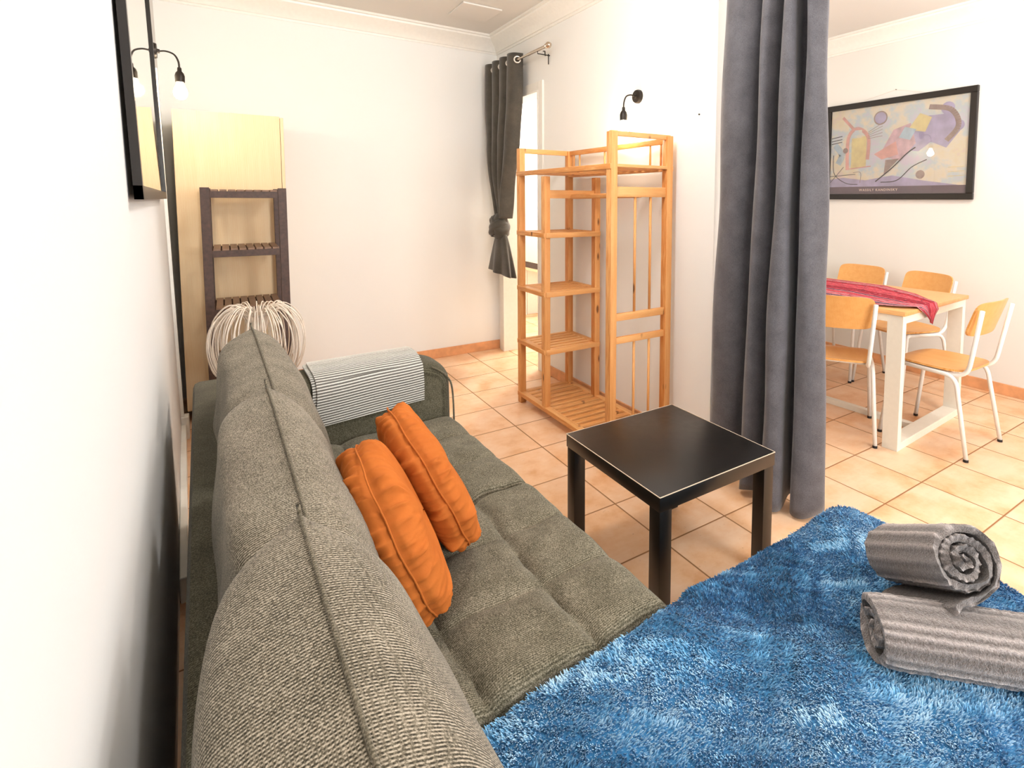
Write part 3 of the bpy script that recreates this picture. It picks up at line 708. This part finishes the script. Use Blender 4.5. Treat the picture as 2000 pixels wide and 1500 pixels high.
# ------------------------------------------------------------------ wall lamps
def wall_lamp(base, out, label, lit=True, group=None, power=BULB_W):
    root = empty('wall_lamp', base, math.atan2(out[1], out[0]), label=label, category='wall lamp')
    Mx = Matrix.Rotation(PI/2, 4, 'Y')
    MB().lathe([(.040, 0), (.040, .012), (.036, .022), (.012, .024), (.010, .034)], 28, M=Mx).build('wall_plate', M_darkmetal, root, smooth=40)
    pts = catmull([(.03, 0, 0), (.06, 0, .004), (.092, 0, -.008), (.108, 0, -.04), (.111, 0, -.075)], 6)
    MB().tube(pts, .0045, 10).build('arm', M_darkmetal, root, smooth=True)
    Mh = Matrix.Translation((.111, 0, -.135))
    MB().lathe([(.021, -.012), (.022, .02), (.018, .035), (.010, .045), (.009, .062), (.005, .066)], 20, M=Mh).build('socket', M_darkmetal, root, smooth=40)
    Mb = Matrix.Translation((.111, 0, -.200))
    MB().lathe([(.004, -.036), (.018, -.032), (.028, -.018), (.031, 0), (.028, .018), (.019, .036), (.014, .055)], 20, M=Mb).build('bulb', M_bulb, root, smooth=True, label='glowing bulb')
    l = light('bulb_light', 'POINT', (0, 0, 0), power, (1, .90, .77), .034); l.parent = root; l.location = (.111, 0, -.202)
    return root
wall_lamp((XP, 2.545, 1.965), (-1, 0), 'small dark wall lamp with glowing bulb on the partition wall above the clothes rack', power=24)
wall_lamp((lw(3.62, 2.11), 3.62, 2.112), (1, 0), 'small dark wall lamp with glowing bulb on the left wall above the wardrobe', power=34)
wall_lamp((2.52, 3.02, 2.085), (0, -1), 'dark wall lamp in the dining area, seen as the bright reflection in the picture glass', power=9)

# ------------------------------------------------------------------ ceiling lamps out of frame, the lounge one added for fill
for (x, y, lab) in ((.95, 1.75, 'unseen round white ceiling lamp added as fill over the middle of the lounge'), (1.75, -.35, 'round white ceiling lamp over the chaise end of the sofa'), (3.5, .9, 'round white ceiling lamp over the dining area'), (3.1, 4.6, 'round white ceiling lamp in the hall beyond the doorway')):
    t = empty('ceiling_lamp', (x, y, ZC), 0, label=lab, category='ceiling lamp')
    MB().lathe([(.05, -.03), (.05, 0)], 24).build('ceiling_rose', M_white, t, smooth=40)
    MB().tube([(0, 0, -.03), (0, 0, -.12)], .006, 8).build('stem', M_white, t, smooth=True)
    MB().lathe([(.20, -.135), (.20, -.13), (.03, -.118)], 32).build('lamp_shade', M_white, t, smooth=40)

# ------------------------------------------------------------------ mirror on the left wall
def mirror():
    y0, y1, z0, z1 = 1.51, 3.20, 1.356, 2.44; db, dt = .026, .017
    root = empty('wall_mirror', (0, 0, 0), 0, label='large mirror in a thin black frame on the left wall', category='mirror')
    def P(y, z, d=0):
        o = db+(dt-db)*(z-z0)/(z1-z0); return Vector((lw(y, z)+o+d, y, z))
    def bar(ya, za, yb, zb, w=.030):
        m = MB(); dy = (w if za == zb else 0); vs = []
        a, b = min(ya, yb), max(ya, yb); c, d = min(za, zb), max(za, zb)
        if za == zb: c, d = za-w/2, za+w/2
        else: a, b = ya-w/2, ya+w/2
        for dd in (-.016, 0):
            for y, z in ((a, c), (b, c), (b, d), (a, d)): vs.append(P(y, z, dd))
        m.add(vs, [(0, 1, 2, 3), (7, 6, 5, 4), (0, 4, 5, 1), (1, 5, 6, 2), (2, 6, 7, 3), (3, 7, 4, 0)]); return m
    h = .015
    for args in ((y0, z0+h, y1, z0+h), (y0, z1-h, y1, z1-h), (y0+h, z0, y0+h, z1), (y1-h, z0, y1-h, z1)):
        bar(*args).build('frame_side', M_blackframe, root)
    m = MB(); m.add([P(y, z, d) for d in (-.010, -.008) for y, z in ((y0+.015, z0+.015), (y1-.015, z0+.015), (y1-.015, z1-.015), (y0+.015, z1-.015))], [(0, 1, 2, 3), (7, 6, 5, 4), (0, 4, 5, 1), (1, 5, 6, 2), (2, 6, 7, 3), (3, 7, 4, 0)])
    m.build('mirror_glass', M_mirror, root)
mirror()

# ------------------------------------------------------------------ wardrobe and dark slatted shelf in the far corner
wd = empty('wardrobe', (.045, 4.0, 0), 0, label='tall pale wood wardrobe standing in the far left corner', category='wardrobe')
wx0, wx1 = -.275, .285
MB().box((wx0, .004, .085), (wx1-.018, .022, 1.875), bev=.001).build('door', M_oakv, wd)
MB().box((wx0, .024, .07), (wx1, .50, 1.862)).build('body', M_oakv, wd)
MB().box((wx1-.016, -.002, .07), (wx1+.002, .50, 1.868), bev=.001).build('side_panel', M_oakv, wd)
MB().box((wx0+.02, .05, 0), (wx1-.02, .48, .07)).build('plinth', M_darkbrown, wd)
lk = MB().box((.215, -.001, 1.298), (.265, .004, 1.318), bev=.001).build('lock_plate', M_trim, wd, label='small white plate')
MB().box((.221, -.003, 1.303), (.231, -.001, 1.313)).box((.240, -.003, 1.306), (.245, -.001, 1.311)).box((.252, -.003, 1.306), (.257, -.001, 1.311)).build('hole', M_rubber, lk)

sh = empty('slatted_shelf', (.10, 3.78, 0), 0, label='narrow dark brown slatted shelf unit in front of the pale wardrobe', category='shelf')
sx0, sx1, sy0, sy1 = -.205, .200, -.18, .17
for x in (sx0, sx1):
    for y in (sy0, sy1): MB().box((x-.042 if x > 0 else x, y-.013, 0), (x if x > 0 else x+.042, y+.013, 1.418), bev=.002).build('post', M_darkbrown, sh)
for z in (1.380, 1.055, .730, .41, .09):
    s_ = MB().box((sx0+.02, sy0-.008, z-.018), (sx1-.015, sy0+.008, z+.018), bev=.001).build('shelf_board', M_darkbrown, sh)
    MB().box((sx0+.02, sy1-.008, z-.018), (sx1-.015, sy1+.008, z+.018), bev=.001).build('rear_rail', M_darkbrown, s_)
    xs = np.linspace(sx0+.064, sx1-.062, 8)
    for x in xs: MB().box((x-.0165, sy0-.006, z+.018), (x+.0165, sy1+.006, z+.028), bev=.001).build('slat', M_darkslat, s_)

# ------------------------------------------------------------------ white cane fountain vase
vs_ = empty('cane_vase', (.115, 3.15, 0), 0, label='whitewashed cane vase of arching strands behind the sofa back', category='vase')
MB().lathe([(.11, 0), (.12, .02), (.10, .22), (.07, .33), (.06, .40), (.02, .42)], 28).build('pot', M_pot, vs_, smooth=50)
rr_ = random.Random(4)
for i in range(76):
    a = i/76*2*PI+rr_.uniform(-.05, .05); R = rr_.uniform(.165, .222); zt = rr_.uniform(.80, .835); r0 = .045+rr_.uniform(-.008, .008); zb = rr_.uniform(.36, .44); tw = rr_.uniform(-.07, .07)
    pr = [(r0*.7, .70), (r0, .765), (r0+.03, zt-.01), (R*.62, zt), (R*.93, zt-.075), (R, zt-.19), (R*.86, zt-.30), (R*.55, zb+.05), (.055, zb-.03)]
    pts = [(r*math.cos(a+tw*k/8), r*math.sin(a+tw*k/8), z) for k, (r, z) in enumerate(pr)]
    MB().tube(catmull(pts, 5), .0029, 6).build('strand', M_strand, vs_, smooth=True)
MB().tube([(.050*math.cos(t*PI/14), .050*math.sin(t*PI/14), .785) for t in range(28)], .006, 8, closed=True).build('collar', M_strand, vs_, smooth=True)

# ------------------------------------------------------------------ dining table, runner and chairs
TA = math.radians(3.2)
dt = empty('dining_table', (2.972, 1.435, 0), TA, label='wooden dining table on a cream steel frame, in the room behind the curtain', category='dining table')
TL, TW_ = 1.48, .875
MB().box((-.012, -.012, .747), (TW_+.012, TL, .770), bev=.002).build('table_top', M_top, dt, smooth=30)
for y in (0, TL-.10):
    for x in (0, TW_-.042): MB().box((x, y, 0), (x+.042, y+.082, .745), bev=.0015).build('leg', M_cream, dt)
    MB().box((.042, y, .702), (TW_-.042, y+.082, .745), bev=.0015).build('end_rail', M_cream, dt)
    MB().box((.042, y, 0), (TW_-.042, y+.082, .042), bev=.0015).build('floor_rail', M_cream, dt)
for x in (0, TW_-.03): MB().box((x, .082, .705), (x+.03, TL-.10, .745), bev=.0015).build('side_rail', M_cream, dt)
MB().box((.375, .082, .0), (.415, TL-.10, .034), bev=.0015).build('stretcher', M_cream, dt)

def runner():
    # along the table; gathered to a point where it drops over the near end
    def ctr(t): return np.interp(t, [0, .06, .12, .38, 1], [.30, .27, .285, .43, .44])
    def hw(t): return np.interp(t, [0, .035, .065, .10, .20, .38, 1], [.006, .06, .13, .19, .31, .395, .40])
    def fn(a, b):
        s = b*1.55-.10; t = b; c = ctr(t); h = hw(t); x = c+h*(a*2-1)+(.04 if b < .03 else 0)*0
        fold = np.interp(t, [0, .07, .3, 1], [.0, .012, .004, .0015])
        z = .7715+fold*(.5+.5*math.sin(a*22+1))+.0012
        y = s-.012
        if s < .0:
            y = -.012-.010-.006*math.sin(a*9); z = .770+s*1.0-.022*math.sin(a*PI)*0; z = .772+s*.85-.02*a
        return Vector((x, max(y, -.03), z))
    m = MB(); m.grid(fn, 60, 120, uv=True)
    o = m.build('table_runner', M_runner, None, smooth=True, label='red and pink striped woven runner along the dining table top', category='table runner', fixn=True)
    o.location = (2.972, 1.435, 0); o.rotation_euler = (0, 0, TA); s = o.modifiers.new('thick', 'SOLIDIFY'); s.thickness = .002; s.offset = 1
runner()

def chair():
    root = empty('dining_chair', (0, 0, 0), 0, group='school chairs around the dining table', category='chair')
    # seat: dished plywood
    def sf(a, b, dz=0):
        x = (a*2-1); y = (b*2-1); wx = .195*(1-.06*(y > 0)*y); k = (abs(x)**4+abs(y)**4)**.25
        if k > 1e-6:
            m_ = max(abs(x), abs(y)); sx_, sy_ = x*m_/k, y*m_/k
        else: sx_, sy_ = x, y
        z = .462-.012*(1-sx_**2)*(1-sy_**2)-.020*max(0, sy_-.55)**2*4+.010*max(0, -sy_-.5)
        return Vector((wx*sx_, .195*sy_+.0, z+dz))
    m = MB(); N = 22; m.grid(lambda a, b: sf(a, b), N, N); b1 = len(m.v); m.grid(lambda a, b: sf(a, b, -.011), N, N)
    per = [i*N for i in range(N)]+[(N-1)*N+j for j in range(1, N)]+[i*N+N-1 for i in range(N-2, -1, -1)]+[j for j in range(N-2, 0, -1)]
    q = len(per); m.f += [(per[k], per[(k+1) % q], b1+per[(k+1) % q], b1+per[k]) for k in range(q)]; m.mi += [0]*q
    m.build('seat', M_ply, root, smooth=50)
    def bf(a, b, d=0):
        x = a*2-1; t = b*2-1; k = (abs(x)**6+abs(t)**6)**(1/6); mm = max(abs(x), abs(t)); x2, t2 = (x*mm/k, t*mm/k) if k > 1e-6 else (x, t)
        z = .742+.095*t2; yl = -.222-.03*t2-.030*(1-x2**2)+.012+d
        return Vector((.192*x2, yl, z))
    m = MB(); m.grid(lambda a, b: bf(a, b), N, N); b1 = len(m.v); m.grid(lambda a, b: bf(a, b, .010), N, N)
    m.f += [(per[k], per[(k+1) % q], b1+per[(k+1) % q], b1+per[k]) for k in range(q)]; m.mi += [0]*q
    m.build('backrest', M_ply, root, smooth=50)
    for s in (-1, 1):
        MB().tube(fillet([(s*.218, -.228, .012), (s*.196, -.150, .432), (s*.190, .150, .438)], .06), .0115, 12).build('leg', M_white, root, smooth=True)
        MB().tube(fillet([(s*.190, .145, .438), (s*.194, .17, .436), (s*.215, .225, .012)], .05), .0115, 12).build('leg', M_white, root, smooth=True)
        MB().tube(fillet([(s*.168, .10, .436), (s*.170, -.195, .430), (s*.192, -.255, .80)], .075, 8), .0115, 12).build('back_tube', M_white, root, smooth=True)
        for y, x in ((-.228, s*.218), (.225, s*.215)):
            MB().tube([(x, y, 0), (x, y, .014)], [.013, .0125], 12).build('foot_cap', M_rubber, root, smooth=40)
    MB().tube([(-.19, -.10, .432), (.19, -.10, .432)], .009, 10).tube([(-.19, .12, .436), (.19, .12, .436)], .009, 10).build('cross_bar', M_white, root, smooth=True)
    return root
ch0 = chair()
spots = [((3.375, 1.405), 0.0, 'white tubular plywood chair at the near end of the dining table, fully in view'),
         ((3.00, 1.835), math.radians(-58), 'plywood school chair seen from behind, partly hidden by the tall curtain'),
         ((4.03, 2.06+.17), math.radians(90-0), ''), ((4.03, 2.72), math.radians(90), '')]
spots[2] = ((4.03, 1.95), math.radians(74), 'plywood chair between dining table and right wall, the nearer of the two there')
spots[3] = ((4.06, 2.42), math.radians(88), 'plywood chair between dining table and right wall, below the picture, farther one')
for i, ((x, y), a, lab) in enumerate(spots):
    o = ch0 if i == 0 else copy_tree(ch0)
    o.location = (x, y, 0); o.rotation_euler = (0, 0, a); o['label'] = lab

# ------------------------------------------------------------------ framed abstract print on the right wall
def picture():
    y0, y1, z0, z1 = 1.722, 2.90, 1.371, 2.187; xw = XR
    root = empty('framed_print', (xw, (y0+y1)/2, z0), 0, label='wide abstract pastel art print in a black frame on the right wall', category='picture')
    cy = (y0+y1)/2
    def B(ya, yb, za, zb, d0=.002, d1=.030, bev=.004): return MB().box((-d1, ya-cy, za-z0), (-d0, yb-cy, zb-z0), bev=bev)
    w_ = .047
    B(y0, y1, z1-w_, z1).build('frame_side', M_blackframe, root); B(y0, y1, z0, z0+w_).build('frame_side', M_blackframe, root)
    B(y0, y0+w_, z0+w_, z1-w_).build('frame_side', M_blackframe, root); B(y1-w_, y1, z0+w_, z1-w_).build('frame_side', M_blackframe, root)
    # print: u runs left to right as seen (from far y to near y)
    a0, a1, b0, b1 = y0+w_-.004, y1-w_+.004, z0+w_-.004, z1-w_+.004
    def bg():
        m = NT('pastel_print_ground'); v = m.coord(scale=(1, 2.2, 2.6)); f = m.noise(v, 1.6, 4, .6); g = m.noise(m.coord(scale=(1, 3, 3)), 2.3, 3, .5)
        c = m.ramp(f, [(.34, C('#e6dcf0')), (.44, C('#dbe8ec')), (.52, C('#fbf0dc')), (.60, C('#fbeccb')), (.70, C('#f6dcd6'))]); c = m.mix(m.math('MULTIPLY', g, .35), c, C('#f4e6cc'))
        m.base(c); m.set(Roughness=.6); return m.m
    mats = [bg(), plain('print_band', C('#74606a'), .6, bump=0), plain('print_plum', C('#c3b8d4'), .6, var=.15, scale=12, bump=0), plain('print_coral', C('#f2b8ac'), .6, var=.15, scale=12, bump=0),
            plain('print_ochre', C('#f8e2a4'), .6, var=.12, scale=12, bump=0), plain('print_ink', C('#3c3236'), .6, bump=0), plain('print_sky', C('#c6d8e2'), .6, var=.15, scale=12, bump=0), plain('print_umber', C('#ad968c'), .6, var=.12, bump=0), plain('print_rose', C('#e4c0c6'), .6, var=.2, scale=15, bump=0)]
    m = MB(); W = a1-a0; Hh = b1-b0; band = .065; lay = [0]
    def pt(u, v, d=0): return (-.012-d, (a1-u*W)-cy, b0+band+(Hh-band)*v-z0)      # u: 0 left .. 1 right, v: 0 bottom .. 1 top
    def poly(P, mi):
        lay[0] += 1; d = .0003+.00012*lay[0]; vs = [pt(u, v, d) for u, v in P]; m.add(vs, [tuple(range(len(vs)))], mi)
    def circ(u, v, r, mi, sx=1, sy=1, n=26):
        k = (Hh-band)/W; poly([(u+r*sx*k*math.cos(t*2*PI/n), v+r*sy*math.sin(t*2*PI/n)) for t in range(n)], mi)
    def stroke(P, w0, mi):
        Q = catmull(P, 8); k = (Hh-band)/W; n = len(Q)
        for i in range(n-1):
            d = Q[i+1]-Q[i]; L = math.hypot(d[0]/k, d[1])+1e-9; nx, ny = -d[1]/L*k, d[0]/k/L; ww = w0/2
            vs = [(Q[i][0]+nx*ww, Q[i][1]+ny*ww), (Q[i][0]-nx*ww, Q[i][1]-ny*ww), (Q[i+1][0]-nx*ww, Q[i+1][1]-ny*ww), (Q[i+1][0]+nx*ww, Q[i+1][1]+ny*ww)]
            if i == 0: lay[0] += 1
            dd = .0003+.00012*lay[0]; m.add([pt(u, v, dd) for u, v in vs], [(0, 1, 2, 3)], mi)
    m.add([(-.012, a1-cy, b0+band-z0), (-.012, a0-cy, b0+band-z0), (-.012, a0-cy, b1-z0), (-.012, a1-cy, b1-z0)], [(0, 1, 2, 3)], 0)
    m.add([(-.012, a1-cy, b0-z0), (-.012, a0-cy, b0-z0), (-.012, a0-cy, b0+band-z0), (-.012, a1-cy, b0+band-z0)], [(0, 1, 2, 3)], 1)
    # generic abstract shapes, our own arrangement in the same colour balance
    poly([(0, 0), (.95, 0), (.72, .06), (.5, .13), (.3, .08), (.12, .12), (0, .10)], 2)
    poly([(.50, .45), (.58, .62), (.72, .80), (.90, .80), (.95, .62), (.86, .42), (.76, .50), (.68, .40)], 2)
    poly([(.40, .38), (.50, .68), (.62, .74), (.66, .50), (.56, .30)], 8)
    poly([(.36, .40), (.52, .54), (.54, .38), (.42, .33)], 3)
    poly([(.60, .66), (.68, .84), (.76, .78), (.72, .62)], 4); poly([(.54, .58), (.58, .70), (.66, .66), (.62, .54)], 6)
    poly([(.18, .22), (.18, .62), (.30, .64), (.30, .26)], 4); stroke([(.15, .22), (.15, .62), (.22, .74), (.31, .62), (.31, .34)], .045, 3)
    poly([(.20, .62), (.20, .72), (.26, .72), (.26, .62)], 0)
    stroke([(.10, .90), (.20, .72)], .035, 3); stroke([(.04, .55), (.10, .42), (.07, .30)], .08, 6); circ(.40, .84, .085, 7); circ(.40, .84, .070, 2)
    circ(.13, .47, .035, 7); circ(.70, .13, .05, 7); circ(.86, .86, .07, 2); circ(.93, .66, .06, 2)
    stroke([(.74, .90), (.88, .84), (.93, .66), (.86, .50)], .055, 7)
    poly([(.44, .14), (.45, .32), (.55, .33)], 7); stroke([(.38, .06), (.50, .22), (.60, .38), (.66, .45)], .014, 5)
    stroke([(.42, .05), (.54, .07), (.64, .22), (.74, .30)], .010, 5); stroke([(.03, .42), (.04, .18), (.14, .05), (.24, .03)], .008, 5)
    for v in (.64, .60, .565): stroke([(.01, v), (.10, v+.02)], .009, 5)
    stroke([(.16, .23), (.34, .255)], .012, 3); stroke([(.0, .14), (.22, .16)], .006, 5); stroke([(.01, .06), (.12, .26)], .006, 5)
    stroke([(.20, .18), (.26, .18), (.26, .05)], .006, 7)
    for k in range(5): stroke([(.31, .60+.02*k), (.42, .62+.04*k)], .005, 7)
    for k in range(3): stroke([(.88, .10+.05*k), (.98, .105+.05*k)], .005, 4)
    pr = m.build('print', mats, root, fixn=False)
    cu = bpy.data.curves.new('caption', 'FONT'); cu.body = 'WASSILY KANDINSKY'; cu.size = .027; cu.align_x = 'CENTER'; cu.align_y = 'CENTER'; cu.space_character = 1.25; cu.offset = .0006
    to = bpy.data.objects.new('caption', cu); col.objects.link(to); bpy.context.view_layer.update()
    me = bpy.data.meshes.new_from_object(to.evaluated_get(bpy.context.evaluated_depsgraph_get())); bpy.data.objects.remove(to)
    me.materials.clear(); me.materials.append(plain('caption_ink', C('#f2dccb'), .6, bump=0)); t = bpy.data.objects.new('caption', me); col.objects.link(t); t.parent = pr
    t.matrix_local = Matrix.Translation((-.0128, a1-.40*W-cy, b0+band*.55-z0)) @ Matrix(((0, 0, -1), (-1, 0, 0), (0, 1, 0))).to_4x4()
    g = NT('picture_glass'); g.base((1, 1, 1, 1)); g.set(Roughness=.0, IOR=1.5); g.b.inputs['Transmission Weight'].default_value = 1
    MB().box((-.0190, a0-cy, b0-z0), (-.0175, a1-cy, b1-z0)).build('glass_pane', g.m, root)
    MB().tube([(-.010, (y0+.30)-cy, z1-z0-.01), (-.006, 2.31-cy, 2.248-z0), (-.010, (y1-.22)-cy, z1-z0-.01)], .0009, 6).build('hanging_cord', M_strand, root)
    MB().tube([(-.012, 2.31-cy, 2.249-z0), (0, 2.31-cy, 2.249-z0)], .003, 8).build('nail', M_darkmetal, root)
picture()
MB().tube([(XP-.006, 2.045, 1.80), (XP, 2.045, 1.80)], .004, 8).build('screw', M_darkmetal, None, label='tiny dark screw in the partition wall right of the clothes rack', category='screw')

# ------------------------------------------------------------------ rolled towels on the blanket
def towel(end, ax, Lr, W, Hh, turns, name_label, th=.012, flap=0, mir=1, seed=0, phase=0.0, ribs=.0165):
    ax = Vector(ax).normalized(); side = Vector((0, 0, 1)).cross(ax).normalized(); upv = ax.cross(side)
    r0 = .012; R = .5; pts = []; n = int(turns*44)
    for i in range(n+1):
        t = i/n; th_ = t*turns*2*PI+phase; r_ = r0+(R-r0)*t
        pts.append((r_*math.cos(th_)*W*(1+.05*math.sin(th_*1.5+seed)), r_*math.sin(th_)*Hh*(1+.06*math.sin(th_*2.3+seed))))
    for i in range(flap): p = pts[-1]; pts.append((p[0]+.010, p[1]-.0012*i))
    pts = [(p[0]*mir, p[1]) for p in pts]
    P = np.array(pts); T = np.gradient(P, axis=0); T /= np.linalg.norm(T, axis=1)[:, None]+1e-9; Nn = np.stack([T[:, 1], -T[:, 0]], 1)*mir
    arc = np.concatenate([[0], np.cumsum(np.linalg.norm(np.diff(P, axis=0), axis=1))])
    rib = (.5+.5*np.cos(arc*2*PI/ribs))**3
    outer = P+Nn*(th*.5+rib[:, None]*.0036); inner = P-Nn*th*.5
    loop = np.concatenate([outer, inner[::-1]]); ra = np.concatenate([rib, np.zeros(len(rib))]); K = len(loop); NS = 90
    m = MB(); vs = []; at = []; rg = np.random.default_rng(seed)
    for j in range(NS):
        s = j/(NS-1); e = min(s, 1-s); taper = 1-.06*max(0, 1-e/.06)**2
        for k in range(K):
            o_ = .0022*math.sin(k*.35+j*.5+seed)+(.010*math.sin(k*.21+seed)*math.sin(k*.05) if j in (0, NS-1) else 0)
            ll = s*Lr+(o_ if j in (0, NS-1) else 0); x, z = loop[k]*taper+rg.normal(0, .0007, 2)
            v = Vector(end)+ax*(-ll)+side*x+upv*z; vs.append(v); at.append(float(ra[k]))
    fs = [(j*K+k, j*K+(k+1) % K, (j+1)*K+(k+1) % K, (j+1)*K+k) for j in range(NS-1) for k in range(K)]
    N2 = len(outer)
    for j in (0, NS-1): fs += [(j*K+k, j*K+k+1, j*K+K-2-k, j*K+K-1-k) for k in range(N2-1)]
    m.add(vs, fs, 0, at)
    o = m.build('rolled_towel', M_towel, None, smooth=50, attr='rib', label=name_label, category='towel'); return o
towel((1.46, .19, .468), (.69, -.72, 0), .52, .180, .116, 2.6, 'grey ribbed towel rolled up, lying on the blue blanket under the other', seed=1, phase=2.2)
towel((1.262, .462, .605), (-.42, -.88, .60), .25, .176, .150, 3.4, 'smaller grey ribbed towel roll resting on top of the other towel, spiral end showing', seed=2, phase=2.27, mir=-1, flap=5, ribs=.0135)

# ------------------------------------------------------------------ things seen through the doorway
kc = empty('sideboard', (3.05, 5.30, 0), 0, label='pale wooden sideboard with a dark niche, glimpsed through the doorway', category='sideboard')
MB().box((-.16, .0, .64), (.16, .42, 1.02), bev=.004).build('body', M_cream, kc)
MB().box((-.15, -.004, .57), (.15, .42, .638)).build('niche', M_darkbrown, kc)
MB().box((-.16, .0, .54), (.16, .42, .57), bev=.002).build('shelf_board', M_oakv, kc)
for x in (-.145, .145):
    for y in (.02, .40): MB().box((x-.012, y-.012, 0), (x+.012, y+.012, .54)).build('leg', M_white, kc)
MB().box((-.13, .03, 1.02), (.06, .10, 1.30), bev=.004).box((-.12, .024, 1.06), (-.10, .03, 1.08), 1).box((-.12, .024, 1.13), (-.10, .03, 1.15), 1).box((-.12, .024, 1.20), (-.10, .03, 1.22), 1).box((-.13, .022, 1.02), (-.02, .03, 1.04), 1).build('storage_tin', [plain('pink_tin', C('#e8b8a8'), .5, bump=0), M_rubber], None, label='pink tin with dark dots standing on the sideboard', category='tin').location = (3.05, 5.30, 0)
